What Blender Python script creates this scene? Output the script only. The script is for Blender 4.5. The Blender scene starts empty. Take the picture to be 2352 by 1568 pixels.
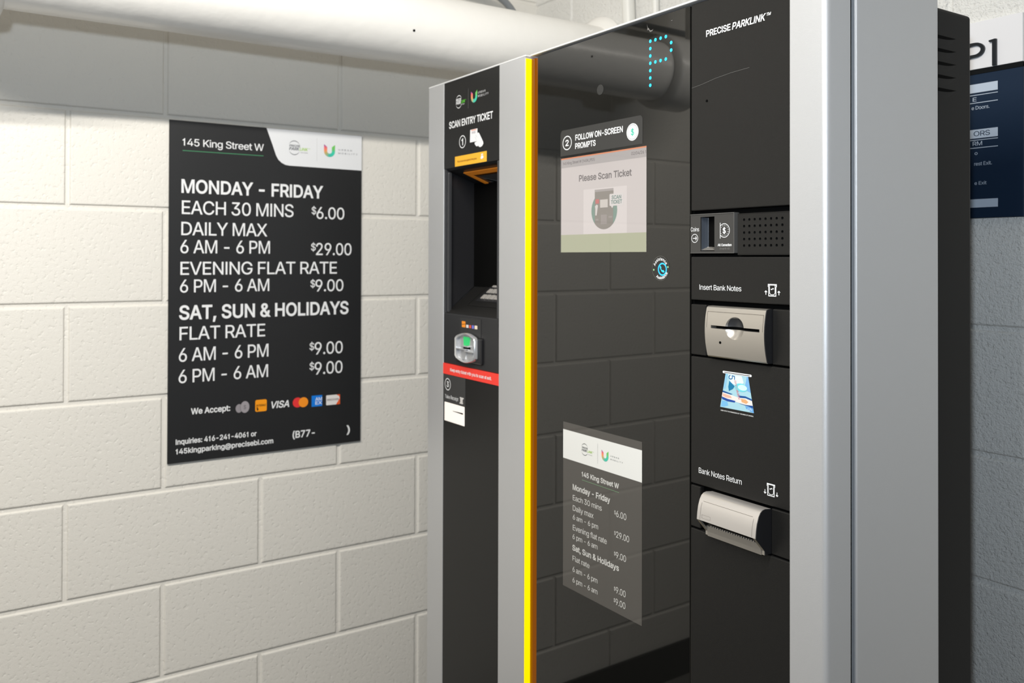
import bpy, bmesh, math, random
from mathutils import Vector, Matrix
random.seed(7)
SC = bpy.context.scene
COL = SC.collection
# ------------------------------------------------------------------ camera, world, lights, exposure
W, H = 2352, 1568
F_PX, PPX, PPY = 1985.86, 1137.95, 574.74
YAW, PITCH, ROLL = -0.995384, 0.0086187, -0.0029535
cd = bpy.data.cameras.new('camera'); cam = bpy.data.objects.new('camera', cd); COL.objects.link(cam)
cyw, syw = math.cos(YAW), math.sin(YAW)
fw = Vector((syw*math.cos(PITCH), cyw*math.cos(PITCH), math.sin(PITCH)))
rt = Vector((cyw, -syw, 0.0)); dn = fw.cross(rt)
c_, s_ = math.cos(ROLL), math.sin(ROLL)
rt, dn = c_*rt + s_*dn, -s_*rt + c_*dn
cam.matrix_world = Matrix.Translation((1.94198, -0.22518, 1.28857)) @ Matrix((rt, -dn, -fw)).transposed().to_4x4()
cd.sensor_fit = 'HORIZONTAL'; cd.sensor_width = 36.0; cd.lens = F_PX/W*36.0
cd.shift_x = (W/2 - PPX)/W; cd.shift_y = (PPY - H/2)/W
cd.clip_start = 0.05; cd.clip_end = 60
cd.dof.use_dof = True; cd.dof.focus_distance = 1.08; cd.dof.aperture_fstop = 8.0
SC.camera = cam
vs = SC.view_settings
SC.display_settings.display_device = 'sRGB'
vs.view_transform = 'Standard'; vs.look = 'None'; vs.gamma = 1.0; vs.use_curve_mapping = False
vs.exposure = 0.0

wd = bpy.data.worlds.new('world'); SC.world = wd; wd.use_nodes = True
bg = wd.node_tree.nodes['Background']; bg.inputs[0].default_value = (1.0, 0.93, 0.79, 1); bg.inputs[1].default_value = 0.03

def area(name, loc, target, sx, sy, power, color):
    l = bpy.data.lights.new(name, 'AREA'); l.shape = 'RECTANGLE'; l.size = sx; l.size_y = sy
    l.energy = power; l.color = color
    o = bpy.data.objects.new(name, l); COL.objects.link(o)
    o.location = loc
    z = -(Vector(target) - Vector(loc)).normalized()
    y = Vector((0, 1, 0)); x = y.cross(z).normalized(); y = z.cross(x)
    o.matrix_world = Matrix.Translation(loc) @ Matrix((x, y, z)).transposed().to_4x4()
    return o
# long ceiling lamp running beside the wall, and the cool light from the photographer's side
area('ceiling_lamp', (1.46, -0.60, 2.267), (0.60, -0.48, 1.15), 0.035, 1.35, 45.0, (1.0, 0.955, 0.87))
area('cool_side_light', (1.98, -0.34, 1.455), (0.75, 0.95, 2.0), 0.05, 0.05, 10.5, (0.77, 0.885, 1.0))

# ------------------------------------------------------------------ materials
MATS = {}
def mat(name, col=(0.5,0.5,0.5), rough=0.5, metal=0.0, spec=0.5, emit=None, es=1.0, bump=None, coat=0.0, vary=0.0, trans=None):
    """bump = (noise scale, distance, detail)"""
    if name in MATS: return MATS[name]
    m = bpy.data.materials.new(name); m.use_nodes = True
    nt = m.node_tree; b = nt.nodes['Principled BSDF']
    b.inputs['Base Color'].default_value = (*col, 1); b.inputs['Roughness'].default_value = rough
    b.inputs['Metallic'].default_value = metal; b.inputs['Specular IOR Level'].default_value = spec
    if coat: b.inputs['Coat Weight'].default_value = coat; b.inputs['Coat Roughness'].default_value = 0.02
    if emit: b.inputs['Emission Color'].default_value = (*emit, 1); b.inputs['Emission Strength'].default_value = es
    if trans is not None: b.inputs['Alpha'].default_value = trans
    if bump or vary:
        tc = nt.nodes.new('ShaderNodeTexCoord')
        n = nt.nodes.new('ShaderNodeTexNoise'); n.inputs['Scale'].default_value = bump[0] if bump else 8
        n.inputs['Detail'].default_value = bump[2] if bump else 4
        nt.links.new(tc.outputs['Object'], n.inputs['Vector'])
        if bump:
            bp = nt.nodes.new('ShaderNodeBump'); bp.inputs['Distance'].default_value = bump[1]
            nt.links.new(n.outputs['Fac'], bp.inputs['Height']); nt.links.new(bp.outputs['Normal'], b.inputs['Normal'])
        if vary:
            mx = nt.nodes.new('ShaderNodeMix'); mx.data_type = 'RGBA'
            mx.inputs[6].default_value = (*[c*(1-vary) for c in col], 1); mx.inputs[7].default_value = (*[min(1, c*(1+vary)) for c in col], 1)
            nt.links.new(n.outputs['Fac'], mx.inputs[0]); nt.links.new(mx.outputs[2], b.inputs['Base Color'])
    MATS[name] = m
    return m
def lin(r, g, b): return tuple((v/255/12.92 if v <= 10 else ((v/255+0.055)/1.055)**2.4) for v in (r, g, b))
def ink(r, g, b, rough=0.45): return mat('ink_%d_%d_%d' % (r, g, b), lin(r, g, b), rough, spec=0.3)

def wall_mat(name, col, rough, pit, fine, low=None, s1=120, s2=420):
    m = bpy.data.materials.new(name); m.use_nodes = True; nt = m.node_tree; N = nt.nodes; L = nt.links
    b = N['Principled BSDF']; b.inputs['Roughness'].default_value = rough; b.inputs['Base Color'].default_value = (*col, 1)
    tc = N.new('ShaderNodeTexCoord')
    n1 = N.new('ShaderNodeTexNoise'); n1.inputs['Scale'].default_value = s1; n1.inputs['Detail'].default_value = 5
    n2 = N.new('ShaderNodeTexNoise'); n2.inputs['Scale'].default_value = s2; n2.inputs['Detail'].default_value = 3
    n3 = N.new('ShaderNodeTexNoise'); n3.inputs['Scale'].default_value = 2.2; n3.inputs['Detail'].default_value = 6
    r1 = N.new('ShaderNodeMapRange'); r1.inputs[1].default_value = 0.30; r1.inputs[2].default_value = 0.44
    for n in (n1, n2, n3): L.new(tc.outputs['Object'], n.inputs['Vector'])
    L.new(n1.outputs['Fac'], r1.inputs[0])
    a1 = N.new('ShaderNodeMath'); a1.operation = 'MULTIPLY'; a1.inputs[1].default_value = pit; L.new(r1.outputs[0], a1.inputs[0])
    a2 = N.new('ShaderNodeMath'); a2.operation = 'MULTIPLY_ADD'; a2.inputs[1].default_value = fine; L.new(n2.outputs['Fac'], a2.inputs[0]); L.new(a1.outputs[0], a2.inputs[2])
    a3 = N.new('ShaderNodeMath'); a3.operation = 'MULTIPLY_ADD'; a3.inputs[1].default_value = fine*1.2; L.new(n1.outputs['Fac'], a3.inputs[0]); L.new(a2.outputs[0], a3.inputs[2])
    bp = N.new('ShaderNodeBump'); bp.inputs['Distance'].default_value = 0.001; L.new(a3.outputs[0], bp.inputs['Height']); L.new(bp.outputs['Normal'], b.inputs['Normal'])
    mx = N.new('ShaderNodeMix'); mx.data_type = 'RGBA'
    mx.inputs[6].default_value = (*[c*0.95 for c in col], 1); mx.inputs[7].default_value = (*col, 1)
    L.new(n3.outputs['Fac'], mx.inputs[0])
    out = mx.outputs[2]
    if low:   # a painted dado: other paint below a level
        sx = N.new('ShaderNodeSeparateXYZ'); L.new(tc.outputs['Object'], sx.inputs[0])
        g = N.new('ShaderNodeMath'); g.operation = 'LESS_THAN'; g.inputs[1].default_value = low[1]; L.new(sx.outputs['Z'], g.inputs[0])
        m2 = N.new('ShaderNodeMix'); m2.data_type = 'RGBA'; m2.inputs[7].default_value = (*low[0], 1)
        L.new(g.outputs[0], m2.inputs[0]); L.new(out, m2.inputs[6]); out = m2.outputs[2]
    L.new(out, b.inputs['Base Color'])
    return m

M_WALL = wall_mat('cream_block_paint', (0.80, 0.775, 0.725), 0.40, 0.42, 0.32)
M_WALLB = wall_mat('rough_block_paint', (0.80, 0.79, 0.76), 0.5, 0.45, 1.7, s1=190, s2=420)
M_PIPE = mat('white_pipe_paint', (0.89, 0.87, 0.835), 0.30, bump=(28, 0.0012, 4))
M_CONDUIT = mat('conduit_paint', (0.78, 0.77, 0.73), 0.4)
M_GREYCON = mat('grey_conduit', (0.22, 0.235, 0.25), 0.35)
M_FLOOR = mat('grey_concrete', (0.20, 0.192, 0.18), 0.55, bump=(40, 0.002, 6), vary=0.2)
M_CEIL = mat('ceiling_paint', (0.74, 0.73, 0.70), 0.7, bump=(60, 0.002, 4))
M_BASE = mat('black_baseboard', (0.012, 0.012, 0.012), 0.45)
M_SILVER = mat('silver_powder_coat', (0.60, 0.605, 0.62), 0.42, metal=0.5, bump=(1800, 0.00012, 2))
M_BLACK = mat('black_powder_coat', (0.011, 0.0107, 0.0104), 0.38, spec=0.31, bump=(1500, 0.0001, 2))
M_DARK = mat('dark_plastic', (0.018, 0.018, 0.020), 0.28)
M_CAB = mat('black_cabinet', (0.006, 0.006, 0.0063), 0.5, spec=0.15)
M_GLASS = mat('black_glass', (0.006, 0.006, 0.0055), 0.015, spec=0.65)
def tilted_normal(m, deg=1.0):
    """tilts only the shading normal about a degree to shift reflections; geometry stays square"""
    nt = m.node_tree; v = nt.nodes.new('ShaderNodeCombineXYZ'); t = math.radians(deg)
    for i, c in enumerate((math.sin(t), -math.cos(t), 0.0)): v.inputs[i].default_value = c
    nt.links.new(v.outputs[0], nt.nodes['Principled BSDF'].inputs['Normal']); return m
tilted_normal(M_GLASS)  # reflection shifted through the material's normal; the pane itself is modelled square
M_STEEL = mat('satin_metal', (0.58, 0.55, 0.51), 0.34, metal=0.85)
M_CHROME = mat('silver_plastic', (0.66, 0.67, 0.69), 0.26, metal=0.6)
M_YELLOW = mat('yellow_light', (0.9, 0.62, 0.0), 0.35, emit=(1.0, 0.72, 0.0), es=0.85)
M_AMBER = mat('amber_acrylic', (0.10, 0.025, 0.0), 0.12, emit=(0.6, 0.17, 0.0), es=0.24)  # emission stands in for the yellow strip's light on the acrylic
M_BOARD = mat('black_sign_board', (0.016, 0.0165, 0.018), 0.42)
M_WHITE = mat('white_print', (0.86, 0.87, 0.89), 0.4)
M_VOID = mat('void_black', (0.003, 0.003, 0.003), 0.8, spec=0.05)
M_ORANGE = mat('orange_frame', (0.55, 0.17, 0.01), 0.5, emit=(0.5, 0.16, 0.01), es=0.25)
M_LED = mat('blue_led', (0.02, 0.3, 0.5), 0.3, emit=(0.01, 0.62, 1.0), es=1.25)
M_GREEN = mat('green_light', (0.03, 0.40, 0.12), 0.35, emit=(0.02, 0.5, 0.13), es=0.55)

# ------------------------------------------------------------------ object helpers
def link(name, me, m, parent=None, smooth=False):
    o = bpy.data.objects.new(name, me); COL.objects.link(o)
    if m is not None and not me.materials: me.materials.append(m)
    if smooth:
        for p in me.polygons: p.use_smooth = True
    if parent is not None:
        o.parent = parent
        if parent.type == 'EMPTY': o.matrix_parent_inverse = Matrix.Translation(-Vector(parent.location))
    return o
def obj(name, bm, m, parent=None, smooth=False, recalc=True):
    if recalc: bmesh.ops.recalc_face_normals(bm, faces=bm.faces)
    me = bpy.data.meshes.new(name); bm.to_mesh(me); bm.free()
    return link(name, me, m, parent, smooth)
def thing(name, label, cat, loc, group=None):
    o = bpy.data.objects.new(name, None); COL.objects.link(o); o.empty_display_size = 0.05
    o.location = loc; o['label'] = label; o['category'] = cat
    if group: o['group'] = group
    return o
def tag(o, label, cat, group=None):
    o['label'] = label; o['category'] = cat
    if group: o['group'] = group
    return o
def struct(o): o['kind'] = 'structure'; return o
def box(bm, x0, x1, y0, y1, z0, z1, bev=0.0, seg=2):
    r = bmesh.ops.create_cube(bm, size=1.0, matrix=Matrix.Translation(((x0+x1)/2, (y0+y1)/2, (z0+z1)/2)) @ Matrix.Diagonal((x1-x0, y1-y0, z1-z0, 1)))
    if bev > 0:
        es = list({e for v in r['verts'] for e in v.link_edges})
        bmesh.ops.bevel(bm, geom=es, offset=bev, segments=seg, affect='EDGES', profile=0.5)
    return bm
def B(*a, **k): return box(bmesh.new(), *a, **k)
def prism_x(bm, prof, x0, x1):
    """profile of (y, z) swept along x"""
    a = [bm.verts.new((x0, y, z)) for y, z in prof]; b = [bm.verts.new((x1, y, z)) for y, z in prof]
    n = len(prof)
    for i in range(n): bm.faces.new((a[i], a[(i+1) % n], b[(i+1) % n], b[i]))
    bm.faces.new(a); bm.faces.new(list(reversed(b)))
    return bm
def prism_y(bm, prof, y0, y1):
    """outline of (x, z) swept along y"""
    a = [bm.verts.new((x, y0, z)) for x, z in prof]; b = [bm.verts.new((x, y1, z)) for x, z in prof]
    n = len(prof)
    for i in range(n): bm.faces.new((a[i], b[i], b[(i+1) % n], a[(i+1) % n]))
    bm.faces.new(list(reversed(a))); bm.faces.new(b)
    return bm
def cyl(bm, p0, p1, r0, r1=None, seg=24, caps=True):
    r1 = r0 if r1 is None else r1
    p0, p1 = Vector(p0), Vector(p1); d = (p1-p0)
    q = d.to_track_quat('Z', 'Y').to_matrix().to_4x4()
    bmesh.ops.create_cone(bm, cap_ends=caps, segments=seg, radius1=r0, radius2=r1, depth=d.length, matrix=Matrix.Translation((p0+p1)/2) @ q)
    return bm
def tube(bm, pts, r, seg=16):
    pts = [Vector(p) for p in pts]; rings = []
    up = Vector((1, 0, 0))
    for i, p in enumerate(pts):
        t = (pts[min(i+1, len(pts)-1)] - pts[max(i-1, 0)]).normalized()
        u = (up - up.dot(t)*t)
        if u.length < 1e-3: u = Vector((0, 0, 1)) - t.z*t
        u.normalize(); v = t.cross(u)
        rings.append([bm.verts.new(p + r*(math.cos(2*math.pi*k/seg)*u + math.sin(2*math.pi*k/seg)*v)) for k in range(seg)])
    for a, b in zip(rings, rings[1:]):
        for k in range(seg): bm.faces.new((a[k], a[(k+1) % seg], b[(k+1) % seg], b[k]))
    bm.faces.new(rings[0]); bm.faces.new(rings[-1])
    return bm

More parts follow.
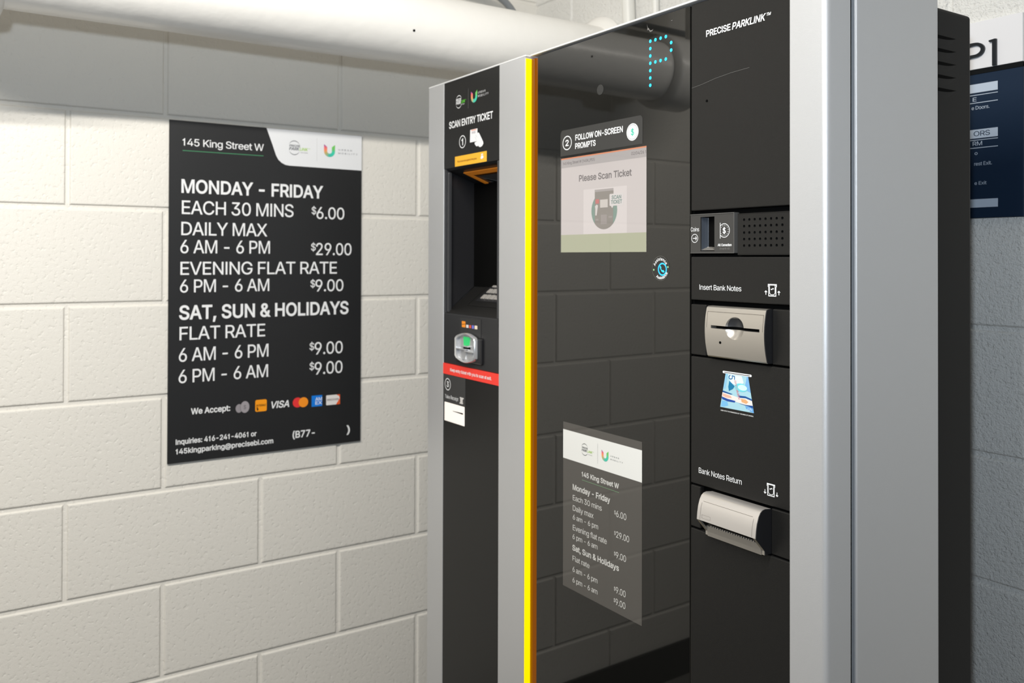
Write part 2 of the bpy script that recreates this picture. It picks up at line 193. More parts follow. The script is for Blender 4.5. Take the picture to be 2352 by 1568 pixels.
# ------------------------------------------------------------------ flat print: outlines, lettering
G={" ":[188],"$":[447,[64,60,91,31,128,9,172,-4,202,-7,202,-74,244,-74,244,-7,278,-4,323,11,360,34,386,64,403,99,408,139,405,171,395,198,359,238,312,264,264,279,244,284,244,456,267,453,302,437,327,412,337,378,401,378,394,415,377,449,351,476,316,498,274,512,244,515,244,583,202,583,202,514,180,512,138,498,102,476,75,448,58,413,52,372,60,326,86,289,128,261,184,239,202,234,202,53,166,59,142,71,123,88,110,110,104,137,38,137,46,96],[119,352,115,376,119,398,129,418,145,435,167,448,194,456,202,457,202,296,169,308,131,334],[310,74,286,60,257,52,244,51,244,222,296,205,332,179,342,161,346,139,342,114,329,92]],"&":[448,[54,62,78,34,110,12,150,-2,197,-7,234,-3,271,7,305,24,328,43,364,0,438,0,366,87,371,92,397,144,405,180,408,224,349,224,346,186,336,151,328,134,219,266,256,293,291,325,315,362,324,404,320,433,308,459,290,482,266,499,235,510,200,513,165,510,134,499,110,481,91,458,79,430,75,398,78,370,87,344,121,293,135,275,85,235,47,189,38,164,34,133,39,96],[109,87,100,108,97,131,100,154,110,174,154,217,172,230,291,88,251,59,223,50,193,46,166,49,143,57],[169,327,145,363,137,399,145,431,168,453,201,461,226,457,245,445,258,427,262,405,255,375,237,352,216,335,183,310]],"(":[273,[89,207,95,131,111,55,139,-22,177,-96,236,-96,188,16,160,115,151,207,161,313,191,428,236,539,177,539,153,494,132,441,101,324]],")":[273,[86,18,37,-96,97,-96,134,-23,161,53,178,130,184,207,173,323,142,441,97,539,37,539,82,428,112,313,122,207,113,116]],",":[188,[68,71,38,-119,84,-119,137,71]],"-":[453,[114,244,114,188,337,188,337,244]],".":[188,[50,41,53,24,63,9,78,-1,95,-4,113,-1,128,9,138,24,141,41,138,59,128,73,113,83,95,87,78,83,63,73,53,59]],"/":[249,[235,533,178,533,14,-76,71,-76]],"0":[453,[53,178,69,113,95,62,130,24,174,1,227,-7,279,1,323,24,358,62,384,113,400,178,405,254,400,330,384,395,358,447,323,484,279,508,227,516,174,508,130,484,95,447,69,395,53,330,48,254],[123,144,113,194,109,254,113,314,123,365,140,405,163,435,192,454,227,460,262,454,290,435,313,405,330,365,340,314,344,254,340,194,330,144,313,103,290,74,262,56,227,50,192,56,163,74,140,103]],"1":[370,[170,0,234,0,234,509,192,509,178,478,152,448,118,422,82,404,82,342,130,362,170,392]],"2":[453,[130,390,139,413,153,433,172,447,196,457,224,460,273,449,293,436,308,419,317,397,320,371,311,327,282,282,234,229,64,47,64,0,389,0,389,57,153,58,267,180,336,259,371,318,381,372,376,411,361,445,337,474,306,497,268,511,225,516,181,511,143,496,111,473,86,442,71,405,66,362,127,362]],"3":[453,[98,30,133,10,173,-3,218,-7,266,-2,309,12,344,35,370,66,387,103,393,145,388,185,371,222,344,253,308,276,264,288,221,289,372,461,372,509,70,509,70,452,288,450,157,299,157,248,201,248,242,244,275,234,299,217,316,196,326,172,329,145,325,116,315,93,298,74,275,61,248,52,219,50,165,59,143,71,126,87,115,107,109,132,44,132,52,92,70,57]],"4":[453,[40,158,40,105,282,105,282,0,343,0,343,105,413,105,413,163,343,163,343,318,282,318,282,163,109,164,311,509,247,509]],"5":[453,[83,60,108,32,140,11,178,-2,221,-7,268,-1,309,15,343,41,369,76,386,116,391,163,388,198,379,231,364,260,345,285,321,306,294,321,263,330,229,334,178,325,134,301,151,452,366,452,366,509,96,509,67,253,128,246,167,268,218,277,248,273,275,262,297,244,314,221,324,193,328,162,324,132,314,104,298,81,276,64,250,54,221,50,173,60,138,89,127,108,122,130,60,130,67,93]],"6":[453,[84,74,109,40,142,15,182,-2,226,-7,271,-2,310,14,343,39,368,73,384,112,389,157,384,202,370,240,347,271,316,295,278,309,235,314,196,307,173,293,322,509,252,509,137,340,80,239,68,199,64,162,69,115],[138,102,128,128,125,158,128,188,138,214,154,236,174,252,198,262,226,265,254,262,279,251,299,235,314,213,324,187,327,157,324,128,314,101,299,79,279,63,254,52,226,48,198,52,174,63,154,80]],"7":[453,[97,0,165,0,391,449,391,509,62,509,62,452,323,450]],"8":[453,[74,62,100,33,136,11,178,-2,226,-7,274,-2,317,11,352,33,378,62,395,96,401,135,397,166,387,195,371,220,351,241,327,256,300,267,333,282,359,308,376,342,382,380,377,417,361,450,337,477,306,498,269,512,226,516,183,512,146,498,114,477,90,450,75,417,70,380,76,342,93,308,119,282,153,265,125,256,101,241,81,220,65,195,55,166,52,135,57,96],[129,91,119,114,115,139,119,166,130,189,146,208,169,223,196,232,226,235,256,232,283,223,306,208,322,189,333,166,337,139,333,114,323,91,307,74,285,60,258,52,226,49,195,52,167,60,145,74],[178,300,158,313,145,330,136,351,133,376,136,400,145,420,158,437,177,449,226,460,252,457,275,449,294,437,308,420,316,400,319,376,316,351,307,330,293,313,274,300,226,290]],"9":[453,[83,269,106,237,137,214,174,200,218,195,257,202,279,216,130,0,200,0,315,168,350,224,373,270,385,310,389,347,384,394,368,434,343,468,310,494,271,510,226,516,182,510,143,494,110,469,85,436,69,397,64,352,69,307],[138,295,128,322,125,352,128,381,138,407,154,430,174,446,198,457,226,460,254,457,279,446,299,430,314,407,324,381,327,350,324,321,314,295,299,273,279,257,254,247,226,243,198,247,174,257,154,273]],":":[188,[50,41,53,24,63,9,78,-1,95,-4,113,-1,128,9,138,24,141,41,138,59,128,73,113,83,95,87,78,83,63,73,53,59],[50,316,53,299,63,284,78,274,95,271,113,274,128,284,138,299,141,316,138,334,128,349,113,358,95,362,78,358,63,349,53,334]],"@":[676,[45,109,61,46,87,-8,122,-53,167,-88,221,-114,284,-130,355,-135,411,-131,464,-120,504,-107,489,-59,458,-69,412,-80,357,-85,298,-81,246,-68,202,-46,165,-17,136,21,115,66,102,119,98,178,102,236,115,289,135,334,164,372,199,402,242,424,292,438,347,442,402,438,450,424,490,402,523,373,548,339,567,301,577,259,581,215,576,127,568,97,557,76,540,63,518,59,498,63,485,74,476,90,474,110,474,335,419,335,418,306,385,331,360,340,330,343,291,338,257,322,229,297,207,265,193,226,188,182,192,137,204,96,224,62,251,35,285,18,326,13,361,17,388,30,408,48,422,68,429,50,441,36,476,17,517,11,551,15,579,28,599,49,615,76,631,142,635,215,630,268,617,319,594,366,562,407,522,442,472,469,415,486,349,492,281,486,220,470,167,444,123,408,88,363,61,309,45,248,40,179],[279,81,262,100,251,125,242,185,252,239,265,261,283,277,305,288,331,292,381,282,399,268,411,249,419,221,422,185,412,118,400,95,382,78,359,68,329,65,301,69]],"A":[480,[16,0,85,0,135,142,344,142,395,0,463,0,276,509,201,509],[191,302,213,371,239,456,264,372,287,302,324,199,155,199]],"B":[456,[125,57,125,231,248,231,280,228,306,218,327,203,342,184,352,162,355,137,349,106,330,80,296,63,245,57],[60,509,60,0,247,0,301,4,344,18,377,39,400,67,414,100,418,136,414,173,402,203,385,227,363,245,339,257,315,264,356,286,373,301,387,320,395,344,398,374,394,410,381,442,359,470,329,491,290,504,241,509],[125,285,125,452,240,452,283,446,313,429,330,404,336,372,333,348,323,326,308,309,288,296,264,288,238,285]],"C":[510,[48,179,70,115,104,63,150,25,205,1,267,-7,305,-4,341,5,373,18,402,38,428,62,448,91,464,124,473,160,408,160,389,114,357,81,315,60,267,53,223,59,184,76,151,105,125,145,109,195,103,254,109,314,125,364,150,404,184,432,223,450,267,456,315,449,357,428,389,395,408,348,473,348,463,385,448,418,427,447,402,471,373,490,340,504,305,513,267,516,205,508,150,484,104,445,70,393,48,329,40,254]],"D":[502,[60,509,60,0,219,0,291,8,351,31,398,68,433,119,455,181,462,255,455,329,433,391,399,441,353,478,294,501,225,509],[318,81,272,63,215,57,125,57,125,452,221,452,275,446,320,428,354,399,379,361,394,312,399,255,394,198,379,149,354,110]],"E":[419,[125,57,125,229,355,229,355,286,125,286,125,452,372,452,372,509,60,509,60,0,375,0,375,57]],"F":[410,[125,0,125,221,346,221,346,278,125,278,125,452,369,452,369,509,60,509,60,0]],"G":[520,[47,180,69,116,103,64,149,25,205,1,269,-7,326,0,377,19,419,50,451,91,471,141,478,200,478,256,283,256,283,199,415,199,410,160,396,123,374,93,345,71,309,58,269,53,224,59,184,76,151,105,125,145,109,195,103,254,109,314,125,364,150,404,183,432,222,450,265,456,315,448,356,427,387,393,408,349,474,349,464,384,449,416,429,445,403,469,374,489,340,504,304,513,265,516,203,508,149,484,103,445,69,393,47,329,40,254]],"H":[517,[60,0,125,0,125,232,392,232,392,0,457,0,457,509,392,509,392,289,125,289,125,509,60,509]],"I":[185,[60,0,125,0,125,509,60,509]],"K":[467,[60,509,60,0,125,0,125,167,198,245,372,0,449,0,243,289,448,509,364,509,212,344,174,303,139,261,124,242,125,334,125,509]],"L":[393,[60,509,60,0,361,0,361,57,125,57,125,509]],"M":[622,[60,0,122,0,122,425,280,0,340,0,500,425,500,0,562,0,562,509,474,509,311,72,148,509,60,509]],"N":[517,[60,0,124,0,124,402,398,0,457,0,457,509,393,509,393,110,121,509,60,509]],"O":[533,[48,179,70,115,105,63,150,25,205,1,267,-7,329,1,384,25,429,63,464,115,486,179,493,254,486,329,464,393,429,445,384,484,329,508,267,516,205,508,150,484,105,445,70,393,48,329,40,254],[125,144,109,194,103,254,109,314,125,364,151,404,184,433,223,450,267,456,310,450,349,433,383,404,408,365,425,315,430,254,425,194,408,144,383,104,349,76,310,59,267,53,223,59,184,76,151,105]],"P":[445,[60,509,60,0,125,0,125,186,235,186,289,191,332,207,366,233,390,265,404,304,409,348,404,391,390,430,366,462,332,487,289,504,235,509],[125,242,125,452,232,452,268,449,297,439,318,423,333,402,342,376,344,348,342,320,333,294,318,272,297,256,269,246,233,242]],"R":[449,[60,509,60,0,125,0,125,198,236,198,246,199,353,0,428,0,313,211,333,217,367,240,390,271,404,309,409,352,404,395,390,433,367,465,333,489,289,504,236,509],[125,255,125,452,233,452,269,449,298,440,319,425,334,405,342,380,345,352,342,324,334,300,319,281,298,267,269,258,234,255]],"S":[447,[64,60,91,31,128,9,172,-4,224,-9,278,-4,323,11,360,34,386,64,403,99,408,139,405,171,395,198,359,238,312,264,264,279,212,293,169,308,131,334,119,352,115,376,119,398,129,418,145,435,167,448,194,456,225,459,267,453,302,437,327,412,337,378,401,378,394,415,377,449,351,476,316,498,274,512,227,516,180,512,138,498,102,476,75,448,58,413,52,372,60,326,86,289,128,261,184,239,245,222,296,205,332,179,342,161,346,139,342,114,329,92,310,74,286,60,257,52,224,49,166,59,142,71,123,88,110,110,104,137,38,137,46,96]],"T":[449,[32,509,32,452,193,452,193,0,257,0,257,452,417,452,417,509]],"U":[517,[60,509,60,173,66,124,85,80,114,43,154,15,203,-2,259,-8,315,-2,363,15,403,43,433,80,451,124,457,173,457,509,393,509,393,178,389,144,377,113,357,88,331,68,298,56,259,52,220,56,187,68,161,88,141,113,128,144,124,178,124,509]],"V":[480,[84,509,16,509,204,0,278,0,463,509,395,509,290,206,267,138,241,52,215,137,192,206]],"W":[686,[16,509,155,0,230,0,318,323,335,395,343,437,351,391,368,323,455,0,530,0,670,509,603,509,523,196,510,145,499,94,492,62,486,94,462,196,380,509,306,509,224,196,211,145,200,94,193,61,187,94,163,196,82,509]],"X":[474,[18,0,91,0,182,129,206,166,225,196,237,218,250,195,268,165,292,129,382,0,456,0,276,263,446,509,374,509,298,400,272,361,252,329,238,302,223,329,204,361,178,400,104,509,29,509,200,260]],"Y":[472,[91,509,16,509,203,208,203,0,268,0,268,208,455,509,381,509,280,344,251,293,237,260,222,292,192,344]],"_":[319,[0,0,0,-56,319,-56,319,0]],"a":[389,[34,74,48,45,68,22,94,5,126,-5,160,-9,215,1,252,25,274,52,277,0,337,0,337,251,333,290,322,320,306,343,286,360,239,379,194,384,133,375,104,364,79,346,57,322,41,291,100,274,118,301,149,322,196,331,240,322,267,297,276,255,273,243,265,235,234,227,178,220,125,211,78,193,58,179,43,161,34,138,30,108],[94,87,92,105,95,124,103,139,134,159,175,168,200,171,231,176,259,182,276,190,276,138,272,115,263,93,248,74,228,59,202,49,170,45,130,52,102,72]],"b":[424,[53,0,112,0,115,59,138,31,172,4,198,-5,229,-8,274,-2,313,16,345,45,370,84,385,133,390,189,385,245,370,293,345,332,313,361,274,378,229,384,197,382,171,373,137,346,116,319,114,509,53,509],[125,115,116,149,113,189,116,229,125,263,140,291,161,312,188,326,220,330,253,325,280,311,301,289,316,261,325,227,328,189,325,151,316,117,300,88,279,66,252,52,220,47,188,52,162,65,140,87]],"c":[396,[34,187,39,133,56,85,82,46,117,16,159,-2,207,-8,261,-1,306,21,341,56,363,102,304,117,292,89,271,66,243,52,207,46,173,51,145,66,124,88,108,117,99,151,96,187,99,224,108,258,124,287,145,310,173,325,207,330,242,325,270,311,290,289,303,262,362,277,340,322,305,356,260,377,207,384,159,378,117,360,82,330,56,291,39,243]],"d":[424,[39,133,55,84,79,45,111,16,151,-2,195,-8,227,-5,252,4,287,31,310,59,313,0,372,0,372,509,311,509,308,319,287,346,253,373,228,382,196,384,151,378,112,361,80,332,55,293,39,245,34,189],[109,117,99,151,96,189,99,227,108,261,124,289,145,311,172,325,205,330,237,326,263,312,284,291,300,263,309,229,312,189,309,149,299,115,284,87,263,65,236,52,205,47,172,52,145,66,124,88]],"e":[404,[34,187,39,132,56,85,82,46,117,16,160,-2,212,-8,249,-5,283,4,311,19,335,39,353,63,365,91,306,105,285,73,254,53,212,46,179,50,151,61,128,80,110,106,100,139,97,169,371,169,371,194,367,242,357,282,341,315,319,341,294,360,266,374,205,384,157,378,115,359,80,329,55,290,39,242],[146,313,173,326,205,330,237,326,263,314,283,294,298,269,307,237,308,221,97,221,99,241,109,270,125,294]],"f":[254,[142,0,142,327,228,327,228,379,142,379,142,419,145,443,154,460,171,470,195,474,215,472,227,468,243,521,222,527,187,530,135,519,113,505,96,486,85,461,81,432,81,379,6,379,6,327,81,327,81,0]],"g":[425,[101,-41,51,-69,82,-110,105,-127,134,-140,168,-148,207,-151,251,-147,291,-136,324,-117,350,-90,367,-54,372,-9,372,379,313,379,310,319,288,346,253,373,228,382,196,384,152,378,112,361,80,332,55,293,39,246,34,191,39,136,55,90,80,53,113,27,151,10,195,5,227,8,252,16,287,41,308,68,311,-6,304,-46,282,-75,249,-92,207,-97,154,-88,122,-66],[109,123,99,155,96,193,99,230,109,262,124,290,145,312,172,326,205,330,237,326,264,312,285,291,300,264,309,231,312,193,309,154,300,121,285,95,264,75,237,63,205,59,172,63,145,76,124,96]],"h":[410,[53,509,53,0,114,0,114,227,117,257,126,283,141,303,161,317,184,326,210,329,246,323,273,304,290,275,296,235,296,0,357,0,357,240,353,285,341,321,321,349,295,369,264,380,227,384,187,379,152,362,124,332,114,312,114,509]],"i":[167,[68,446,84,443,100,446,114,455,123,468,126,483,123,499,114,512,100,521,84,524,68,521,54,512,44,499,41,483,44,468,54,455],[53,379,53,0,114,0,114,379]],"k":[381,[114,509,53,509,53,0,114,0,114,141,154,178,294,0,372,0,201,216,360,379,284,379,118,212]],"l":[189,[53,509,53,84,58,48,74,20,101,3,139,-2,162,-1,181,3,170,54,160,53,146,52,130,54,120,62,114,99,114,509]],"m":[610,[132,346,118,323,112,306,112,379,53,379,53,0,114,0,114,238,117,266,126,289,140,307,158,320,199,330,229,325,253,311,269,288,274,260,274,0,335,0,335,247,345,290,358,307,374,320,395,328,419,330,448,326,473,313,490,289,496,254,496,0,557,0,557,255,553,296,541,328,522,354,497,372,468,382,437,386,408,383,381,375,357,361,337,343,322,320,317,307,309,332,287,361,257,380,219,386,172,376]],"n":[410,[114,0,114,227,117,257,126,283,141,303,161,317,184,326,210,329,246,323,273,304,290,275,296,235,296,0,357,0,357,240,353,285,341,321,321,349,295,369,264,380,227,384,187,379,152,362,124,332,112,307,112,379,53,379,53,0]],"o":[415,[39,133,56,85,82,46,117,16,159,-2,207,-8,256,-2,299,16,334,46,359,85,376,133,381,187,376,243,359,291,334,330,299,360,256,378,207,384,159,378,117,360,82,330,56,291,39,243,34,187],[108,117,99,151,96,187,99,224,108,258,124,287,145,310,173,325,207,330,242,325,270,310,292,287,307,258,316,224,319,187,316,151,307,117,292,88,270,66,242,51,207,46,173,51,145,66,124,88]],"p":[424,[112,379,53,379,53,-143,114,-143,116,59,138,31,173,4,198,-5,229,-8,274,-2,313,16,345,45,370,84,385,133,390,189,385,245,370,293,345,332,313,361,274,378,229,384,197,382,171,373,137,346,115,319],[125,115,116,149,113,189,116,229,125,263,140,291,161,312,188,326,220,330,253,325,280,311,301,289,316,261,325,227,328,189,325,151,316,117,300,88,279,66,252,52,220,47,188,52,162,65,140,87]],"q":[424,[39,133,55,84,79,45,111,16,151,-2,195,-8,227,-5,252,4,287,31,308,59,311,-143,372,-143,372,379,313,379,310,319,287,346,253,373,228,382,196,384,151,378,112,361,80,332,55,293,39,245,34,189],[109,117,99,151,96,189,99,227,108,261,124,289,145,311,172,325,205,330,237,326,263,312,284,291,300,263,309,229,312,189,309,149,299,115,284,87,263,65,236,52,205,47,172,52,145,66,124,88]],"r":[259,[112,379,53,379,53,0,114,0,114,237,117,262,126,284,159,315,182,323,207,326,230,324,243,322,243,384,229,384,213,385,181,380,152,367,130,347,114,321]],"s":[365,[62,38,84,18,112,3,145,-5,182,-8,223,-4,260,6,290,24,312,47,326,75,331,107,325,142,306,171,275,193,229,209,172,223,124,243,113,258,109,277,114,299,131,317,156,329,187,333,220,329,243,316,268,277,324,290,314,316,299,339,279,358,254,372,223,381,187,384,149,381,115,370,87,354,65,332,52,305,47,274,53,237,72,208,104,186,149,170,212,155,237,147,254,136,264,121,268,103,262,81,244,62,217,49,181,45,150,49,124,60,105,79,94,107,36,94,46,63]],"t":[227,[65,93,72,52,92,21,125,2,168,-4,192,-3,213,2,202,54,185,51,170,50,150,53,136,61,128,76,126,98,126,327,204,327,204,379,126,379,126,471,65,471,65,379,6,379,6,327,65,327]],"u":[410,[53,139,57,95,69,59,89,30,115,11,146,-1,182,-5,222,0,257,17,286,47,298,73,298,0,357,0,357,379,296,379,296,153,293,122,283,97,269,76,249,62,226,53,200,50,164,56,137,75,120,104,114,144,114,379,53,379]],"v":[389,[187,87,165,155,84,379,17,379,163,0,226,0,371,379,305,379,224,155,203,87,195,59]],"w":[567,[87,379,23,379,138,0,199,0,248,172,263,225,277,280,284,309,291,280,305,225,319,172,368,0,429,0,545,379,480,379,434,214,413,135,397,66,382,136,362,214,316,379,252,379,206,214,186,135,170,64,154,137,133,214]],"x":[379,[21,0,91,0,148,85,178,136,189,155,200,136,231,85,287,0,358,0,224,192,352,379,282,379,233,306,202,253,191,233,179,253,147,306,100,379,29,379,155,195]],"y":[389,[71,-87,61,-86,47,-139,65,-143,91,-145,139,-136,177,-107,204,-58,371,379,305,379,224,155,202,87,195,60,187,87,165,155,84,379,17,379,163,-1,151,-36,130,-74,104,-89]]}
def fatten(lp, off):
    """move an outline along its outward normals (outer loops run counter-clockwise, holes clockwise)"""
    n = len(lp); out = []
    for i in range(n):
        p0, p1, p2 = lp[i-1], lp[i], lp[(i+1) % n]
        d0 = Vector((p1[0]-p0[0], p1[1]-p0[1])); d1 = Vector((p2[0]-p1[0], p2[1]-p1[1]))
        if d0.length < 1e-9 or d1.length < 1e-9: continue
        d0.normalize(); d1.normalize()
        n0, n1 = Vector((d0.y, -d0.x)), Vector((d1.y, -d1.x)); m = n0+n1
        if m.length < 0.2: m = n0.copy()
        m.normalize(); k = off/max(0.45, m.dot(n0)); out.append((p1[0]+m.x*k, p1[1]+m.y*k))
    return out
def fill2d(loops, off=0.0):
    """fill closed outlines (holes by even-odd); returns verts, faces in 2D"""
    S = 1000.0
    if off: loops = [fatten(lp, off) for lp in loops]
    c = bpy.data.curves.new('tmp', 'CURVE'); c.dimensions = '2D'; c.fill_mode = 'FRONT'
    for lp in loops:
        s = c.splines.new('POLY'); s.points.add(len(lp)-1)
        for p, q in zip(s.points, lp): p.co = (q[0]*S, q[1]*S, 0, 1)
        s.use_cyclic_u = True
    o = bpy.data.objects.new('tmp', c); COL.objects.link(o)
    me = bpy.data.meshes.new_from_object(o.evaluated_get(bpy.context.evaluated_depsgraph_get()))
    V = [(v.co.x/S, v.co.y/S) for v in me.vertices]; P = [tuple(p.vertices) for p in me.polygons]
    bpy.data.meshes.remove(me); bpy.data.objects.remove(o); bpy.data.curves.remove(c)
    return V, P
def glyphs(txt, x, z, w, cap, flags='', groups=False):
    """lettering with its left end at x, base line at z, fitted to width w and capital height cap"""
    pen, loops, cnt = 0.0, [], []
    for ch in txt:
        g = G[ch]
        for lp in g[1:]:
            loops.append([(pen+lp[i], lp[i+1]) for i in range(0, len(lp), 2)])
        cnt.append(len(g)-1); pen += g[0]-(6 if 'b' in flags else 30)+(260 if 's' in flags else 0)
    if 'i' in flags: loops = [[(a+0.21*b, b) for a, b in lp] for lp in loops]
    xs = [a for lp in loops for a, b in lp]; lo, hi = min(xs), max(xs)
    kx, kz = w/(hi-lo), cap/509.0
    loops = [[(x+(a-lo)*kx, z+b*kz) for a, b in lp] for lp in loops]
    if not groups: return loops
    out, i = [], 0
    for c in cnt:
        if c: out.append(loops[i:i+c]); i += c
    return out
class Print:
    """collects flat printed shapes on one panel into one mesh; fr maps (a, b, height) to space"""
    def __init__(s, fr, h=0.0004): s.fr, s.h, s.bm, s.n = fr, h, bmesh.new(), 0
    def add(s, loops, off=0.0, h=None):
        V, P = fill2d(loops, off); h = (s.h if h is None else h)+s.n*6e-6; s.n = (s.n+1) % 24
        vs_ = [s.bm.verts.new(s.fr(a, b, h)) for a, b in V]
        for p in P:
            try: s.bm.faces.new([vs_[i] for i in p])
            except ValueError: pass
        return s
    def text(s, txt, x, z, w, cap, flags=''):
        for lp in glyphs(txt, x, z, w, cap, flags, True): s.add(lp, cap*0.036 if 'b' in flags else (cap*0.008 if 'm' in flags else 0.0))
        return s
    def rows(s, rows):
        for r in rows: s.text(*r)
        return s
    def rect(s, a0, a1, b0, b1, r=0.0): return s.add([rrect(a0, a1, b0, b1, r)])
    def ring(s, a, b, ra, rb, t, n=40): return s.add([ell(a, b, ra, rb, n), ell(a, b, ra-t, rb-t, n)])
    def disc(s, a, b, ra, rb=None, n=40): return s.add([ell(a, b, ra, rb or ra, n)])
    def line(s, pts, t):
        for p, q in zip(pts, pts[1:]):
            d = Vector((q[0]-p[0], q[1]-p[1])); n = Vector((-d.y, d.x)).normalized()*t/2
            s.add([[(p[0]+n.x, p[1]+n.y), (p[0]-n.x, p[1]-n.y), (q[0]-n.x, q[1]-n.y), (q[0]+n.x, q[1]+n.y)]])
        return s
    def done(s, name, m, parent=None):
        return obj(name, s.bm, m, parent, recalc=False)
def rrect(a0, a1, b0, b1, r=0.0, n=6):
    if r <= 0: return [(a0, b0), (a1, b0), (a1, b1), (a0, b1)]
    out = []
    for cx, cy, t0 in ((a1-r, b0+r, -90), (a1-r, b1-r, 0), (a0+r, b1-r, 90), (a0+r, b0+r, 180)):
        for k in range(n+1):
            t = math.radians(t0+90*k/n); out.append((cx+r*math.cos(t), cy+r*math.sin(t)))
    return out
def ell(a, b, ra, rb, n=40, t0=0, t1=360):
    return [(a+ra*math.cos(math.radians(t0+(t1-t0)*k/n)), b+rb*math.sin(math.radians(t0+(t1-t0)*k/n))) for k in range(n)]
def crescent(a, b, ra, rb, t, up, n=24):
    """thin arc that tapers to both ends"""
    o, i = [], []
    for k in range(n+1):
        f = k/n; th = math.radians((25+130*f) if up else (205+130*f)); tt = t*math.sin(math.pi*f)
        o.append((a+ra*math.cos(th), b+rb*math.sin(th))); i.append((a+(ra-tt)*math.cos(th), b+(rb-tt)*math.sin(th)))
    return o + list(reversed(i[1:-1]))
def lettering(fr, h, rows, name, m, parent):
    """one part per printed line; rows sharing a base line and marked '+' belong together"""
    for r in rows:
        for q in ([r] if isinstance(r, tuple) else [r]):
            P = Print(fr, h)
            for k in (q if isinstance(q, list) else [q]): P.text(*k)
            P.done(name, m, parent)
def front(yp): return lambda a, b, h: (a, yp-h, b)
def walla(a, b, h): return (h, a, b)

def u_mark(name, fr, h, l, r, bot, topl, parent):
    """the U shaped emblem: one band whose printed colour runs from magenta through orange and teal to green"""
    bm = bmesh.new(); cl = bm.loops.layers.float_color.new('Col')
    w = r-l; t = w*0.285; cx = (l+r)/2; R = w/2-t/2; cb = bot+w/2*0.98
    path = []
    for k in range(9): path.append((l+t/2, topl-(topl-cb)*k/8, 1, 0, k/8*0.36))
    for k in range(1, 20):
        th = math.pi+math.pi*k/20; path.append((cx+R*math.cos(th), cb+R*0.98*math.sin(th), -math.cos(th), -math.sin(th), 0.36+0.34*k/20))
    for k in range(9): path.append((r-t/2, cb+(topl-cb)*k/8, -1, 0, 0.70+0.30*k/8))
    stops = [(0.0, lin(120, 60, 130)), (0.07, lin(190, 90, 160)), (0.16, lin(235, 110, 120)), (0.34, lin(250, 150, 100)), (0.42, lin(190, 175, 110)), (0.52, lin(70, 190, 170)), (0.66, lin(60, 205, 175)), (0.78, lin(110, 200, 110)), (1.0, lin(120, 200, 90))]
    def colr(f):
        for (f0, c0), (f1, c1) in zip(stops, stops[1:]):
            if f <= f1: q = (f-f0)/(f1-f0); return tuple(a+(b-a)*q for a, b in zip(c0, c1))+(1,)
        return stops[-1][1]+(1,)
    prev = None
    for i, (a, b, nx, nz, f) in enumerate(path):
        sa, sb = t/2, t/2
        p, q = [a-nx*sa, b-nz*sa], [a+nx*sb, b+nz*sb]     # outer, inner edge
        q[1] = min(q[1], topl-t*0.75)                       # the tops slant inwards
        cur = (bm.verts.new(fr(p[0], p[1], h)), bm.verts.new(fr(q[0], q[1], h)), colr(f))
        if prev:
            fc = bm.faces.new((prev[0], cur[0], cur[1], prev[1]))
            for lp, c in zip(fc.loops, (prev[2], cur[2], cur[2], prev[2])): lp[cl] = c
        prev = cur
    if 'emblem_print' not in MATS:
        m = bpy.data.materials.new('emblem_print'); m.use_nodes = True; MATS['emblem_print'] = m
        at = m.node_tree.nodes.new('ShaderNodeVertexColor'); at.layer_name = 'Col'
        bb = m.node_tree.nodes['Principled BSDF']; bb.inputs['Roughness'].default_value = 0.4
        m.node_tree.links.new(at.outputs['Color'], bb.inputs['Base Color'])
    return obj(name, bm, MATS['emblem_print'], parent, recalc=False)

def company_logo(fr, h, parent, dark, green, circ, rows_dark, rows_green, rule, rulecol, um, rows_u):
    a, b, ra, rb = circ
    P = Print(fr, h).add([crescent(a, b, ra, rb, ra*0.11, True)]).add([crescent(a, b, ra, rb, ra*0.11, False)]).rows(rows_dark)
    P.done('company_logo', dark, parent)
    Print(fr, h).rows(rows_green).done('logo_lettering', green, parent)
    Print(fr, h).line(rule, 0.0007).done('divider_line', rulecol, parent)
    u_mark('u_emblem', fr, h, *um, parent)
    Print(fr, h).rows(rows_u).done('emblem_lettering', dark, parent)
def smooth(o, deg=28):
    for p in o.data.polygons: p.use_smooth = True
    o.data.set_sharp_from_angle(angle=math.radians(deg)); return o
# ------------------------------------------------------------------ the setting
ZFLOOR = -0.0237
YB = 1.167          # face of the back wall; the left wall is the plane x = 0; course joints every 0.2 m
def block_wall(name, m, fr, a0, a1, zc, ztop, offs, jw=0.0050, jd=0.0042):
    """running-bond block wall, one surface with raked joints; fr(a, z, out)"""
    bm = bmesh.new()
    k = int(math.ceil((ztop-zc)/0.2)); z = zc+0.2*k
    while z > ZFLOOR+0.001:
        zt, zb = min(z, ztop), max(z-0.2, ZFLOOR)
        n = int(round((zc - z)/0.2)); ph = offs[n % 2]
        js = [a0]; j = ph+math.floor((a0-ph)/0.4)*0.4
        while j < a1:
            if j > a0+0.01: js.append(j)
            j += 0.4
        js.append(a1)
        for l, r in zip(js, js[1:]):
            rings = []
            for d, out in ((0.0, -jd), (jw*0.7, -jd*0.95), (jw, -jd*0.40), (jw*1.25, -jd*0.06), (jw*1.6, 0.0)):
                rings.append([bm.verts.new(fr(a, b, out)) for a, b in ((l+d, zb+d), (r-d, zb+d), (r-d, zt-d), (l+d, zt-d))])
            for p, q in zip(rings, rings[1:]):
                for i in range(4): bm.faces.new((p[i], p[(i+1) % 4], q[(i+1) % 4], q[i]))
            bm.faces.new(rings[-1])
        z -= 0.2
    bmesh.ops.remove_doubles(bm, verts=bm.verts, dist=0.0002)
    o = obj(name, bm, m, recalc=False); return struct(o)
block_wall('wall_left', M_WALL, lambda a, z, o: (o, a, z), -3.2, YB+0.05, 1.59, 3.0, (0.0, 0.189))
